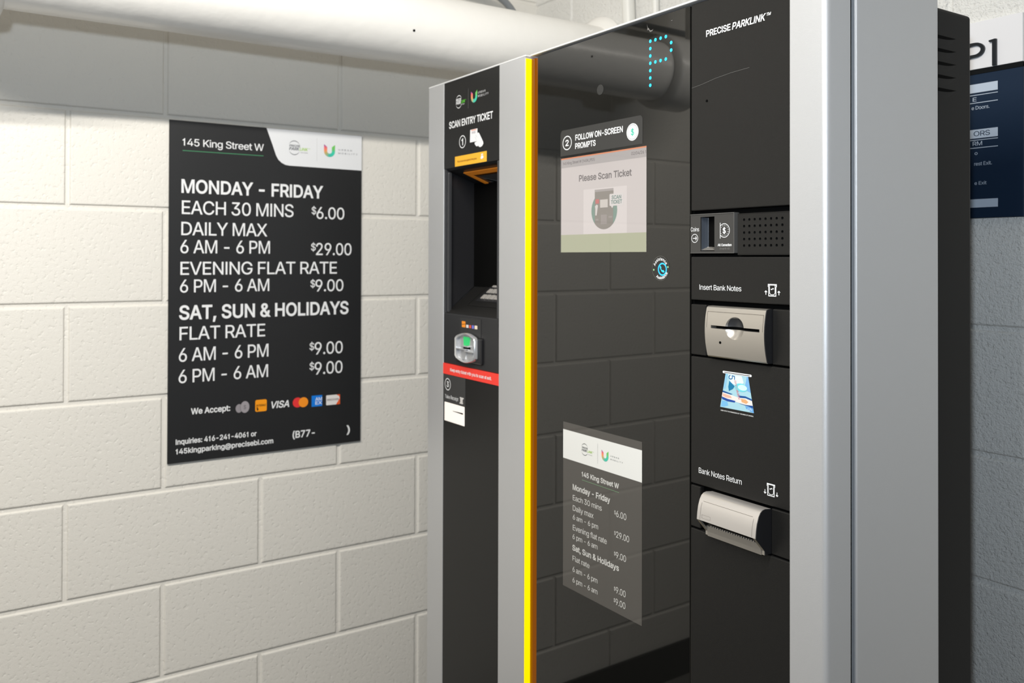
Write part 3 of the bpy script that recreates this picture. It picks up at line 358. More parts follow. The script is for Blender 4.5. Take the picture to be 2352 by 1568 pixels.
block_wall('wall_back', M_WALLB, lambda a, z, o: (a, YB-o, z), -0.05, 4.2, 1.58, 3.0, (0.16, 0.36))
struct(obj('floor', B(-0.1, 4.6, -3.4, YB+0.1, -0.15, ZFLOOR), M_FLOOR))
struct(obj('ceiling', B(-0.1, 4.6, -3.4, YB+0.1, 3.0, 3.12), M_CEIL))
struct(obj('baseboard_left', B(0.0008, 0.012, -3.2, YB-0.002, ZFLOOR+0.0004, 0.083, 0.002), M_BASE))

# ------------------------------------------------------------------ pipe and conduits
PX, PZ, PR = 0.262, 1.788, 0.078
pipe = thing('ceiling_pipe', 'thick white painted pipe running along the left wall above the black price sign', 'pipe', (PX, 0.0, PZ-PR))
bm = bmesh.new()
N_ = 96; ys = [-0.24+(YB+0.24-0.002)*i/220 for i in range(221)]
rg = random.Random(3)
jit = [0.0]*221
rings = []
for i, y in enumerate(ys):
    ring = []
    for k in range(N_):
        th = 2*math.pi*k/N_
        r = PR + 0.0005*math.sin(3*th+y*5)+0.0004*math.sin(y*11+2*th)
        dd = (math.degrees(th)-288) % 360      # a raised paint seam along the lower front
        if dd > 180: dd -= 360
        r += 0.0011*math.exp(-((dd+3.0*math.sin(y*3.1)+1.2*math.sin(y*23))/2.2)**2)*(0.6+0.4*math.sin(y*17))
        ring.append(bm.verts.new((PX+r*math.cos(th), y, PZ+r*math.sin(th))))
    rings.append(ring)
for a, b in zip(rings, rings[1:]):
    for k in range(N_): bm.faces.new((a[k], b[k], b[(k+1) % N_], a[(k+1) % N_]))
obj('pipe_run', bm, M_PIPE, pipe, smooth=True)
ep = [(PX, -0.236, PZ)]+[(PX, -0.24-0.13*math.sin(math.radians(t)), PZ+0.13*(1-math.cos(math.radians(t)))) for t in range(0, 91, 6)]+[(PX, -0.37, 2.995)]
obj('pipe_riser', tube(bmesh.new(), ep, PR, 64), M_PIPE, pipe, smooth=True)
bm = bmesh.new()   # grooved coupling seen at the left edge of the view
prof = [(-0.246, PR+0.001), (-0.244, PR+0.016), (-0.236, PR+0.021), (-0.150, PR+0.021), (-0.136, PR+0.017), (-0.130, PR+0.001)]
rr = [[bm.verts.new((PX+r*math.cos(2*math.pi*k/64), y, PZ+r*math.sin(2*math.pi*k/64))) for k in range(64)] for y, r in prof]
for a, b in zip(rr, rr[1:]):
    for k in range(64): bm.faces.new((a[k], b[k], b[(k+1) % 64], a[(k+1) % 64]))
obj('coupling', bm, M_PIPE, pipe, smooth=True)
bm = bmesh.new()   # collar against the back wall
prof = [(YB-0.0005, PR+0.026), (YB-0.008, PR+0.024), (YB-0.016, PR+0.010), (YB-0.018, PR-0.002)]
rr = [[bm.verts.new((PX+r*math.cos(2*math.pi*k/64), y, PZ+r*math.sin(2*math.pi*k/64))) for k in range(64)] for y, r in prof]
for a, b in zip(rr, rr[1:]):
    for k in range(64): bm.faces.new((a[k], b[k], b[(k+1) % 64], a[(k+1) % 64]))
obj('wall_collar', bm, M_PIPE, pipe, smooth=True)
for dg, dy in ((-18.7, 0.612), (-9.9, 0.160)):
    th = math.radians(dg); cs, sn = math.cos(th), math.sin(th)
    obj('drill_hole', cyl(bmesh.new(), (PX+(PR-0.002)*cs, dy, PZ+(PR-0.002)*sn), (PX+(PR+0.0012)*cs, dy, PZ+(PR+0.0012)*sn), 0.0026), M_VOID, pipe)

def wall_conduit(x0, x1, r, label):
    t = thing('wall_conduit', label, 'conduit', (x0, YB-r, 1.70), 'white conduits on the back wall')
    obj('tube', tube(bmesh.new(), [(x1-(x1-x0)*(8-i)/8, YB-r-0.001, 2.99-1.39*i/8) for i in range(9)], r, 20), M_CONDUIT, t, smooth=True)
    xm = x0+(x1-x0)*0.35
    obj('pipe_strap', B(xm-r*2.0, xm+r*2.0, YB-0.004, YB-0.0006, 2.17, 2.20, 0.001), M_CONDUIT, t)
wall_conduit(0.335, 0.413, 0.0155, 'thicker white painted conduit running up the back wall right of the pipe end')
wall_conduit(0.472, 0.484, 0.0085, 'thinner white painted conduit on the back wall, right of the thicker one')
pts = [(0.05, -3.1, 1.985), (0.05, 0.30, 1.985), (0.05, 0.62, 1.985), (0.05, 0.90, 1.984), (0.05, 0.97, 1.980)]
for k in range(1, 9):
    a = math.radians(90*k/8); pts.append((0.05, 0.97+0.11*math.sin(a), 1.870+0.11*math.cos(a)))
pts += [(0.05, 1.08, 1.80), (0.05, 1.08, 1.62)]
g = thing('bent_conduit', 'grey conduit bending down behind the white pipe on the left wall', 'conduit', (0.05, 1.08, 1.62))
obj('tube', tube(bmesh.new(), pts, 0.0095, 16), M_GREYCON, g, smooth=True)
obj('wall_clip', B(0.0006, 0.052, 0.78, 0.80, 1.972, 1.976, 0.001), M_GREYCON, g)

# ------------------------------------------------------------------ the price sign on the left wall
SG = thing('rate_sign', 'black parking price sign with white corner panel, mounted on the cream block wall', 'sign', (0.004, 0.42, 0.845))
SA0, SA1, SB0, SB1 = 0.1958, 0.6428, 0.8450, 1.5834
obj('sign_board', B(0.0010, 0.0060, SA0, SA1, SB0, SB1, 0.0004, 1), M_BOARD, SG)
bh = 0.0064
hdr = [(0.4074, SB1-0.0004), (0.4215, 1.5458), (0.4300, 1.5218), (0.4353, 1.5125), (0.4430, 1.5058), (0.4520, 1.5015), (0.4625, 1.5002), (SA1-0.0003, 1.4990), (SA1-0.0003, SB1-0.0004)]
Print(walla, bh).add([list(reversed(hdr))]).done('header_panel', mat('header_white', (0.80, 0.81, 0.84), 0.42), SG)
SIGN_ROWS = [
  ('145 King Street W',0.2231,1.5297,0.1782,0.0155,'m'),
  ('MONDAY - FRIDAY',0.2222,1.4279,0.3205,0.0279,'b'),
  ('EACH 30 MINS',0.2225,1.3815,0.2494,0.0289,'m'),
  ('DAILY MAX',0.2217,1.3358,0.1884,0.0284,'m'),
  ('6 AM - 6 PM',0.2200,1.2967,0.1967,0.0284,'m'),
  ('EVENING FLAT RATE',0.2203,1.2499,0.3594,0.0279,'m'),
  ('6 PM - 6 AM',0.2197,1.2117,0.1958,0.0276,'m'),
  ('SAT, SUN & HOLIDAYS',0.2191,1.1537,0.3898,0.0290,'b'),
  ('FLAT RATE',0.2193,1.1089,0.1873,0.0283,'m'),
  ('6 AM - 6 PM',0.2181,1.0625,0.1962,0.0288,'m'),
  ('6 PM - 6 AM',0.2179,1.0164,0.1959,0.0283,'m')]
PRICE_ROWS = [
  ('$',0.5162,1.3900,0.0109,0.0165,'m'),('6.00',0.5285,1.3793,0.0694,0.0276,'m'),
  ('$',0.5152,1.3045,0.0112,0.0165,'m'),('29.00',0.5275,1.2939,0.0893,0.0281,'m'),
  ('$',0.5142,1.2185,0.0112,0.0165,'m'),('9.00',0.5265,1.2084,0.0698,0.0275,'m'),
  ('$',0.5126,1.0715,0.0112,0.0165,'m'),('9.00',0.5252,1.0602,0.0702,0.0284,'m'),
  ('$',0.5128,1.0250,0.0112,0.0165,'m'),('9.00',0.5255,1.0132,0.0696,0.0286,'m')]
CONTACT_ROWS = [
  ('We Accept:',0.2445,0.9471,0.0838,0.0124,'b'),
  ('Inquiries: 416-241-4061 or',0.2130,0.8848,0.1748,0.0108,'b'),
  ('145kingparking@precisebi.com',0.2131,0.8642,0.2134,0.0108,'b'),
  ('(B77-',0.4731,0.8703,0.0528,0.0152,'b'),
  (')',0.6074,0.8669,0.0070,0.0175,'b')]
lettering(walla, bh, SIGN_ROWS, 'rate_lettering', M_WHITE, SG)
lettering(walla, bh, [PRICE_ROWS[i:i+2] for i in range(0, 10, 2)], 'price_lettering', M_WHITE, SG)
lettering(walla, bh, CONTACT_ROWS, 'contact_lettering', M_WHITE, SG)
Print(walla, bh).rect(0.2232, 0.4008, 1.5178, 1.5196).done('heading_underline', ink(70, 130, 95), SG)
DGREY, LGREEN = ink(95, 98, 104), ink(165, 205, 95)
company_logo(walla, bh+0.0003, SG, DGREY, LGREEN, (0.4733, 1.5423, 0.0143, 0.0167),
  [('PRECISE',0.4617,1.5447,0.0254,0.0046,'b'), ('PARK',0.4609,1.5367,0.0245,0.0066,'bi'), ('NATIONAL',0.4884,1.5313,0.0180,0.0018,'')],
  [('LINK',0.4860,1.5367,0.0204,0.0066,'bi'), ('TM',0.5073,1.5410,0.0047,0.0021,'i')],
  [(0.5284, 1.5690), (0.5284, 1.5145)], ink(205, 205, 208), (0.5459, 0.5736, 1.5267, 1.5561),
  [('URBAN',0.5824,1.5436,0.0344,0.0036,'s'), ('MOBILITY',0.5822,1.5353,0.0493,0.0036,'s')])
Print(walla, bh).disc(0.3482, 0.9503, 0.0075, 0.0096).done('coin_icon', ink(150, 145, 150), SG)
c2 = Print(walla, bh+0.0003).ring(0.3614, 0.9524, 0.0106, 0.0136, 0.0006).done('coin_icon', ink(80, 78, 82), SG)
Print(walla, bh+0.0002).disc(0.3614, 0.9524, 0.0100, 0.0132).done('coin_icon', ink(158, 153, 158), SG)
Print(walla, bh+0.0004).text('$', 0.3585, 0.9480, 0.0055, 0.0085).done('coin_symbol', ink(110, 106, 110), SG)
Print(walla, bh).rect(0.3849, 0.4113, 0.9390, 0.9656, 0.0035).done('payment_icon', ink(250, 158, 30), SG)
Print(walla, bh+0.0003).text('INTERAC', 0.3872, 0.9508, 0.0222, 0.0042, 'bi').add([[(0.3880, 0.9495), (0.3900, 0.9495), (0.3925, 0.9440), (0.3905, 0.9412), (0.3885, 0.9420)]]).done('payment_icon_lettering', ink(70, 45, 15), SG)
Print(walla, bh).text('VISA', 0.4225, 0.9438, 0.0411, 0.0148, 'bi').done('payment_icon', M_WHITE, SG)
Print(walla, bh).disc(0.4840, 0.9516, 0.0115).done('payment_icon', ink(232, 58, 60), SG)
Print(walla, bh+0.0003).disc(0.4982, 0.9510, 0.0115).done('payment_icon', ink(250, 150, 40), SG)
Print(walla, bh).rect(0.5183, 0.5444, 0.9382, 0.9640).done('payment_icon', ink(25, 125, 225), SG)
Print(walla, bh+0.0003).rows([('AM',0.5275,0.9520,0.0160,0.0072,'b'),('EX',0.5275,0.9428,0.0160,0.0072,'b')]).done('payment_icon_lettering', ink(225, 235, 250), SG)
Print(walla, bh).rect(0.5543, 0.5892, 0.9386, 0.9620, 0.0015).done('payment_icon', ink(232, 228, 226), SG)
Print(walla, bh+0.0003).add([[(0.5892, 0.9540), (0.5892, 0.9386), (0.5790, 0.9386)], ]).add([[(0.5892, 0.9480), (0.5892, 0.9620), (0.5800, 0.9620), (0.5870, 0.9580)]]).done('payment_icon_corner', ink(235, 95, 45), SG)
Print(walla, bh+0.0003).text('DISCOVER', 0.5568, 0.9490, 0.0290, 0.0040, 'b').done('payment_icon_lettering', ink(120, 105, 105), SG)

# ------------------------------------------------------------------ the payment machine
Y1, Y2 = 0.7854, 0.8017        # front of the outer frame, front of glass and modules
XL, XR, ZT, ZF = 0.0827, 1.2067, 1.7005, -0.2690
PM = thing('payment_machine', 'tall black and silver parking payment machine with yellow light strip, glass front and note slots', 'payment machine', (0.645, 0.97, ZF))
f1, f2 = front(Y1), front(Y2)
MS, MO = 0.8425, Vector((0.30587, -0.03547, 0.20295))      # the machine is drawn at 1 : 0.8425; its place in the room
# frame
obj('outer_post', B(XL, 0.158, Y1, 0.862, ZF, ZT, 0.0015), M_SILVER, PM)
obj('inner_post', B(0.3973, 0.4934, Y1, 0.858, ZF, ZT, 0.0012), M_SILVER, PM)
bm = bmesh.new()      # rounded corner post
rc = 0.0095; pr = [(1.1451, Y1+0.001), (1.1461, Y1)]
pr += [(XR-rc+rc*math.sin(math.radians(t)), Y1+rc-rc*math.cos(math.radians(t))) for t in range(0, 91, 9)]
pr += [(XR, 0.8365), (XR-0.0015, 0.8379), (1.1451, 0.8379)]
a = [bm.verts.new((x, y, ZF)) for x, y in pr]; b = [bm.verts.new((x, y, ZT)) for x, y in pr]
for i in range(len(pr)): bm.faces.new((a[i], a[(i+1) % len(pr)], b[(i+1) % len(pr)], b[i]))
bm.faces.new(a); bm.faces.new(b)
o = obj('corner_post', bm, M_SILVER, PM)
for p in o.data.polygons: p.use_smooth = abs(p.normal.z) < 0.5
try: o.data.set_sharp_from_angle(angle=math.radians(20))
except Exception: pass
obj('panel_seam', B(1.16, XR-0.008, 0.836, 0.853, ZF, ZT-0.002), M_VOID, PM)
obj('side_panel', B(1.178, XR, 0.8507-0.0005, 1.0545, ZF, ZT, 0.0035, 3), M_SILVER, PM)
cv = bmesh.new(); box(cv, XL, 0.4944, Y1, 1.054, ZT, ZT+0.0035, 0.0006, 1); box(cv, 0.4945, XR, Y2-0.004, 1.054, ZT+0.0017, ZT+0.0050, 0.0006, 1)
obj('top_cover', cv, mat('lamplit_rim', (0.82, 0.82, 0.83), 0.4, metal=0.2), PM)  # paler silver: the lamp's light on the rim is put into the colour
obj('inner_body', B(0.100, 1.177, 0.865, 1.050, ZF, ZT-0.002), M_VOID, PM)
bk = bmesh.new(); box(bk, 0.4990, 1.1440, Y2+0.0105, 0.864, ZF, ZT-0.004)
obj('front_backing', bk, M_VOID, PM)
cab = obj('rear_cabinet', B(0.090, 1.2018, 1.0555, 1.1565, ZF, 1.6755, 0.006, 3), M_CAB, PM)
for k in range(5):      # pressed louvres
    z = 1.6322-0.0202*k
    bm = bmesh.new(); n = 10; y0, y1 = 1.060, 1.1115
    mid, low = [], []
    for i in range(n+1):
        f = i/n; e = max(0.0, 1-f**2.5)
        mid.append(bm.verts.new((1.2019+0.0007*e, y0+(y1-y0)*f, z-0.0055*e-0.0002))); low.append(bm.verts.new((1.2019, y0+(y1-y0)*f, z-0.0005-0.0165*e)))
    for i in range(n): bm.faces.new((mid[i], mid[i+1], low[i+1], low[i]))
    o = obj('vent_louver', bm, M_CAB, cab, smooth=True)
    pass
    bm = bmesh.new(); bm.faces.new([bm.verts.new(c) for c in ((1.2020, 1.060, z), (1.2020, 1.060, z-0.0058), (1.2020, 1.078, z-0.0056), (1.2020, 1.096, z-0.0036), (1.2020, 1.113, z))])
    obj('vent_opening', bm, M_VOID, cab)
# yellow light strip in the step between terminal column and glass
obj('light_strip', B(0.4925, 0.4946, Y1+0.0016, Y2-0.0008, ZF+0.02, ZT-0.004), M_YELLOW, PM)
bm = bmesh.new(); pr = [(0.4948, Y2-0.0012)]+[(0.4948+0.0170*math.sin(math.radians(t)), Y2-0.0012+0.0085*(1-math.cos(math.radians(t)))) for t in range(10, 91, 10)]+[(0.4948, Y2+0.009)]
a = [bm.verts.new((x, y, ZF+0.02)) for x, y in pr]; b = [bm.verts.new((x, y, ZT-0.004)) for x, y in pr]
for i in range(len(pr)): bm.faces.new((a[i], a[(i+1) % len(pr)], b[(i+1) % len(pr)], b[i]))
obj('light_diffuser', bm, M_AMBER, PM, smooth=True)

# --- terminal column (left)
scan = obj('scan_fascia', B(0.1582, 0.3971, Y1+0.0004, 0.862, 1.4975, ZT, 0.0006, 1), M_BLACK, PM)
h = 0.0004-0.0004+0.0002
Print(f1, 0.0).rows([('SCAN ENTRY TICKET',0.1832,1.5906,0.1886,0.0151,'b')]).done('scan_lettering', M_WHITE, scan)
Print(f1, 0.0).ring(0.2442, 1.5535, 0.0147, 0.0147, 0.0020).text('1', 0.2405, 1.5459, 0.0058, 0.0150, 'b').done('step_badge', M_WHITE, scan)
Print(f1, 0.0).add([[(0.2768, 1.5479), (0.2768, 1.5479), (0.3088, 1.5479), (0.3088, 1.5763), (0.2781, 1.5763)]]).done('ticket_picture', M_WHITE, scan)
Print(f1, 0.0003).rect(0.2832, 0.3045, 1.5730, 1.5758).done('ticket_stripe', ink(238, 185, 170), scan)
bp = Print(f1, 0.0003)
for k in range(7): bp.rect(0.2853+0.0024*k, 0.2866+0.0024*k, 1.5666, 1.5712)
bp.done('ticket_bars', ink(175, 165, 170), scan)
Print(f1, 0.0004).add([[(0.3069, 1.5476), (0.3069, 1.5600), (0.3095, 1.5655), (0.3135, 1.5667), (0.3172, 1.5645), (0.3335, 1.5440), (0.3347, 1.5398), (0.3300, 1.5350), (0.3223, 1.5330), (0.3160, 1.5345), (0.3132, 1.5372), (0.3075, 1.5362), (0.3033, 1.5375), (0.3020, 1.5395), (0.2996, 1.5405), (0.2976, 1.5440), (0.2990, 1.5462)]]).done('hand_picture', M_WHITE, scan)
Print(f1, 0.0006).line([(0.3015, 1.5625), (0.3085, 1.5560)], 0.0007).line([(0.2998, 1.5585), (0.3060, 1.5500)], 0.0007).done('hand_outline', ink(190, 190, 195), scan)
gs = obj('guide_sticker', B(0.2105, 0.3475, Y1-0.0002, Y1+0.0003, 1.4990, 1.5222, 0.0002, 1), mat('sticker_amber', lin(246, 184, 48), 0.4), scan)
Print(f1, 0.0005).text('Place barcode against the glass', 0.2223, 1.5078, 0.0847, 0.0042).done('sticker_lettering', ink(120, 60, 10), gs)
Print(f1, 0.0005).add([[(0.3287, 1.5058), (0.3356, 1.5090), (0.3345, 1.5125), (0.3330, 1.5125), (0.3330, 1.5140), (0.3250, 1.5140), (0.3250, 1.5120), (0.3224, 1.5082)]]).rect(0.3255, 0.3335, 1.5150, 1.5178).done('sticker_hand', M_WHITE, gs)
company_logo(f1, 0.0, scan, M_WHITE, ink(95, 190, 60), (0.2272, 1.6474, 0.0138, 0.0150),
  [('PRECISE',0.2150,1.6492,0.0226,0.0058,'b'), ('PARK',0.2142,1.6420,0.0232,0.0066,'bi'), ('NATIONAL',0.2361,1.6386,0.0174,0.0019,'')],
  [('LINK',0.2380,1.6425,0.0176,0.0068,'bi'), ('TM',0.2562,1.6465,0.0040,0.0022,'i')],
  [(0.2692, 1.6721), (0.2692, 1.6262)], ink(120, 120, 120), (0.2811, 0.3073, 1.6360, 1.6626),
  [('URBAN',0.3109,1.6530,0.0303,0.0046,'s'), ('MOBILITY',0.3109,1.6452,0.0432,0.0046,'s')])
# niche
K0 = (0.7882, 1.1590); KS = math.radians(38.1); CS = math.radians(-20)
nx0, nx1 = 0.1660, 0.3920
sec = [(Y1+0.001, 1.4972), (0.792, 1.4935), (0.962, 1.4935+0.170*math.tan(CS)), (0.962, K0[1]+0.1738*math.tan(KS)), (K0[0], K0[1])]
bm = bmesh.new()
a = [bm.verts.new((nx0, y, z)) for y, z in sec]; b = [bm.verts.new((nx1, y, z)) for y, z in sec]
bm.faces.new(a); bm.faces.new(list(reversed(b)))
for i in range(3): bm.faces.new((a[i], b[i], b[i+1], a[i+1]))
niche = obj('scan_niche', bm, M_DARK, PM, recalc=False)
M_TRIM = mat('dark_gloss_trim', (0.045, 0.046, 0.050), 0.22)
lipb = bmesh.new(); box(lipb, 0.1583, nx0+0.0005, Y1+0.0012, 0.800, 1.158, 1.4972, 0.0008, 1); box(lipb, nx0+0.0002, nx0+0.0085, Y1+0.0040, 0.80, 1.160, 1.490, 0.0030, 3)
obj('niche_edge', lipb, M_TRIM, niche)
obj('niche_edge', B(nx1-0.0040, 0.3970, Y1+0.0008, 0.800, 1.158, 1.4972, 0.0014, 2), M_TRIM, niche)
def slope(P0, ang, x, u, h):      # point on a slope through P0 rising with ang towards the back
    return (x, P0[0]+u*math.cos(ang)-h*math.sin(ang), P0[1]+u*math.sin(ang)+h*math.cos(ang))
def slope_box(bm, P0, ang, x0, x1, u0, u1, h0, h1, bev=0.0):
    t = bmesh.new(); box(t, x0, x1, u0, u1, h0, h1, bev)
    vm = {v: bm.verts.new(slope(P0, ang, v.co.x, v.co.y, v.co.z)) for v in t.verts}
    for f in t.faces: bm.faces.new([vm[v] for v in f.verts])
    t.free()
C0 = (0.790, 1.4938)
bm = bmesh.new()
for x0, x1, u0, u1 in ((0.2150, 0.3760, 0.0175, 0.0335), (0.2150, 0.2300, 0.0335, 0.145), (0.3610, 0.3760, 0.0335, 0.145), (0.2150, 0.3760, 0.145, 0.160)):
    slope_box(bm, C0, CS, x0, x1, u0, u1, -0.0030, -0.0008)
obj('scanner_frame', bm, M_ORANGE, niche)
bm = bmesh.new(); slope_box(bm, C0, CS, 0.230, 0.361, 0.0335, 0.145, -0.0012, -0.0004); obj('scanner_window', bm, M_GLASS, niche)
bm = bmesh.new()
slope_box(bm, K0, KS, nx0+0.0016, nx1-0.0002, 0.0, 0.219, -0.012, 0.0, 0.0012)
kp = obj('keypad_shelf', bm, M_BLACK, PM)
bm = bmesh.new()
for x0, x1, u0, u1 in ((0.2225, 0.3700, 0.030, 0.0325), (0.2225, 0.2245, 0.0325, 0.160), (0.3680, 0.3700, 0.0325, 0.160)):
    slope_box(bm, K0, KS, x0, x1, u0, u1, 0.0002, 0.0012)
obj('keypad_rim', bm, M_BLACK, kp)
bm = bmesh.new(); slope_box(bm, K0, KS, 0.2385, 0.3330, 0.0470, 0.1480, 0.0001, 0.0010); obj('keypad_plate', bm, M_DARK, kp)
key0 = None
M_KEY = mat('metal_key', (0.60, 0.57, 0.54), 0.35, metal=0.5)
for r in range(4):
    for c in range(4):
        if key0 is None:
            bm = bmesh.new(); slope_box(bm, K0, KS, 0.2525, 0.2665, 0.0545, 0.0685, 0.0011, 0.0042, 0.0008); key0 = o = obj('key', bm, M_KEY, kp)
        else:
            o = key0.copy(); COL.objects.link(o); o.parent = kp
        d = Vector(slope((0, 0), KS, 0.0180*c, 0.0205*r, 0)); o.location = d
M_LEG = ink(70, 66, 62)
# reader panel with card reader
rp = obj('reader_panel', B(0.1582, 0.3971, Y1+0.0008, 0.862, 1.0405, 1.1585, 0.0022, 2), mat('satin_black_plastic', (0.022, 0.022, 0.024), 0.3), PM)
rs = obj('reader_label', B(0.2362, 0.3262, Y1-0.0002, Y1+0.0006, 1.1060, 1.1520, 0.0002, 1), mat('label_dark', (0.028, 0.028, 0.029), 0.45), rp)
Print(f1, 0.0005).rect(0.2448, 0.2608, 1.1305, 1.1443, 0.0012).done('payment_icon', ink(246, 150, 45), rs)
Print(f1, 0.0007).add([[(0.2450, 1.1372), (0.2606, 1.1388), (0.2606, 1.1379), (0.2450, 1.1362)]]).done('payment_icon_lettering', ink(70, 45, 15), rs)
for cx, w_, hh, col in ((0.2690, 0.0105, 0.0068, (225, 220, 222)), (0.2812, 0.0080, 0.0068, (228, 92, 70)), (0.2932, 0.0090, 0.0076, (120, 125, 215)), (0.3062, 0.0115, 0.0080, (240, 225, 205))):
    Print(f1, 0.0005).rect(cx-w_/2, cx+w_/2, 1.1338-hh/2, 1.1338+hh/2, 0.0008).done('payment_icon', ink(*col), rs)
obj('reader_base', B(0.2225, 0.3360, Y1-0.0050, Y1+0.0008, 1.0520, 1.1110, 0.004, 2), M_DARK, rp)
def barrel(x0, x1, zc, hs, hc, n=12):     # outline with bowed top and bottom and rounded corners
    pts = []
    w = x1-x0
    for k in range(n+1):
        f = k/n; pts.append((x0+w*(0.06+0.88*f), zc-hs-(hc-hs)*math.sin(math.pi*f)))
    for k in range(n+1):
        f = 1-k/n; pts.append((x0+w*(0.06+0.88*f), zc+hs+(hc-hs)*math.sin(math.pi*f)))
    # side points
    return [(x0, zc-hs*0.80)] + pts[:n+1] + [(x1, zc-hs*0.80), (x1, zc+hs*0.80)] + pts[n+1:] + [(x0, zc+hs*0.80)]
cr = obj('card_reader', prism_y(bmesh.new(), barrel(0.2365, 0.3165, 1.0860, 0.022, 0.0325), Y1-0.0058, Y1+0.0008), M_CHROME, rp)
outer, inner = barrel(0.2330, 0.3200, 1.0860, 0.0255, 0.0335), barrel(0.2385, 0.3145, 1.0860, 0.0215, 0.0290)
bm = bmesh.new(); n = len(outer)
rr = []
for ol, y, s in ((outer, Y1-0.0036, 1), (outer, Y1-0.0115, 1), (None, Y1-0.0135, 0), (inner, Y1-0.0122, 1), (inner, Y1-0.0036, 1)):
    if ol is None: ol = [((a[0]*0.72+b[0]*0.28), (a[1]*0.72+b[1]*0.28)) for a, b in zip(outer, inner)]
    rr.append([bm.verts.new((x, y, z)) for x, z in ol])
for a, b in zip(rr, rr[1:]):
    for i in range(n): bm.faces.new((a[i], a[(i+1) % n], b[(i+1) % n], b[i]))
smooth(obj('reader_bezel', bm, M_CHROME, cr), 40)
obj('green_light', prism_y(bmesh.new(), [(0.2650, 1.0905), (0.2870, 1.0925), (0.2900, 1.1105), (0.2630, 1.1105)], Y1-0.0075, Y1-0.0036), M_GREEN, cr)
obj('card_guide', B(0.2600, 0.2890, Y1-0.0125, Y1-0.0036, 1.0880, 1.0912, 0.0008), M_CHROME, cr)
obj('slot_lip', B(0.2390, 0.2800, Y1-0.0130, Y1-0.0036, 1.0810, 1.0840, 0.0008), M_CHROME, cr)
obj('slot_lip', B(0.2740, 0.3140, Y1-0.0130, Y1-0.0036, 1.0775, 1.0805, 0.0008), M_CHROME, cr)
obj('card_slot', B(0.2620, 0.2920, Y1-0.0066, Y1-0.0050, 1.0838, 1.0882), M_VOID, cr)
obj('funnel_wedge', prism_y(bmesh.new(), [(0.2500, 1.0600), (0.2660, 1.0770), (0.2780, 1.0770), (0.2720, 1.0600)], Y1-0.0080, Y1-0.0036), M_CHROME, cr)
obj('funnel_wedge', prism_y(bmesh.new(), [(0.2840, 1.0600), (0.2900, 1.0760), (0.3010, 1.0760), (0.3060, 1.0640)], Y1-0.0070, Y1-0.0036), M_CHROME, cr)
# red notice strip and lower panel
red = obj('red_strip', B(0.1584, 0.3971, Y1-0.0003, 0.862, 1.0153, 1.0403, 0.0003, 1), mat('red_label', lin(252, 66, 54), 0.45), PM)
Print(f1, 0.0006).text('Keep entry ticket with you to scan at exit.', 0.1929, 1.0245, 0.1775, 0.0068, 'b').done('strip_lettering', M_WHITE, red)
lp = obj('lower_terminal_panel', B(0.1582, 0.3971, Y1+0.0006, 0.862, ZF+0.03, 1.0150, 0.0006, 1), M_BLACK, PM)
rl = obj('receipt_label', B(0.1590, 0.2604, Y1-0.0001, Y1+0.0006, 0.9508, 1.0148, 0.0002, 1), mat('label_grey', (0.040, 0.040, 0.041), 0.5), lp)
Print(f1, 0.0004).ring(0.1810, 0.9923, 0.0136, 0.0142, 0.0018).text('3', 0.1768, 0.9863, 0.0088, 0.0122, 'b').text('Take Receipt', 0.1683, 0.9592, 0.0616, 0.0085).done('receipt_lettering', M_WHITE, rl)
Print(f1, 0.0004).add([[(0.2360, 0.9552), (0.2490, 0.9552), (0.2524, 0.9575), (0.2495, 0.9580), (0.2495, 0.9655), (0.2540, 0.9680), (0.2535, 0.9700), (0.2375, 0.9702), (0.2360, 0.9685), (0.2385, 0.9670), (0.2385, 0.9580), (0.2350, 0.9572)]]).done('receipt_picture', ink(215, 212, 210), rl)
rt_ = bmesh.new(); box(rt_, 0.1663, 0.2565, Y1-0.0006, Y1+0.0010, 0.9062, 0.9498, 0.0005, 1)
rsl = obj('receipt_opening', rt_, mat('white_lit_plastic', (0.85, 0.82, 0.78), 0.4, emit=(1.0, 0.92, 0.84), es=0.38), lp)
obj('receipt_slot', prism_y(bmesh.new(), [(0.205, 0.9332), (0.2512, 0.9318), (0.2512, 0.9352), (0.205, 0.9338)], Y1-0.0010, Y1-0.0004), M_VOID, rsl)

# --- glass panel
gp = obj('glass_panel', B(0.5147, 0.9372, Y2, Y2+0.006, ZF+0.03, 1.6985, 0.0008, 1), M_GLASS, PM)
led0 = None
for c, r in [(0, k) for k in range(7)]+[(1, 0), (2, 0), (3, 0), (4, 1), (4, 2), (3, 3), (2, 3), (1, 3)]:
    if led0 is None:
        led0 = o = Print(f2, 0.0004).disc(0.8453, 1.6603, 0.0029, n=24).done('led', M_LED, gp)
    else:
        o = led0.copy(); COL.objects.link(o); o.parent = gp
    o.location = (0.0125*c, 0, -0.0126*r)
Print(f2, 0.0004).disc(0.7125, 1.5986, 0.0095).done('sensor_window', mat('sensor_grey', (0.035, 0.035, 0.034), 0.2), gp)
Print(f2, 0.0004).add([[(0.8370, 1.6920), (0.8390, 1.6850), (0.8415, 1.6835), (0.8445, 1.6790), (0.8500, 1.6785), (0.8530, 1.6800), (0.8500, 1.6768), (0.8450, 1.6762), (0.8425, 1.6790), (0.8400, 1.6815), (0.8378, 1.6800), (0.8382, 1.6850)]]).rect(0.8950, 0.8985, 1.6838, 1.6846).done('adhesive_residue', mat('residue', (0.16, 0.155, 0.15), 0.8), gp)
pl = obj('prompt_label', prism_y(bmesh.new(), [(0.5928, 1.4868), (0.8262, 1.4868), (0.8262, 1.5290)]+ell(0.8182, 1.5290, 0.008, 0.0080, 6, 15, 90)+ell(0.6008, 1.5290, 0.008, 0.0080, 6, 90, 165)+[(0.5928, 1.5290)], Y2-0.0005, Y2-0.0001), mat('label_charcoal', (0.036, 0.0355, 0.035), 0.35), gp)
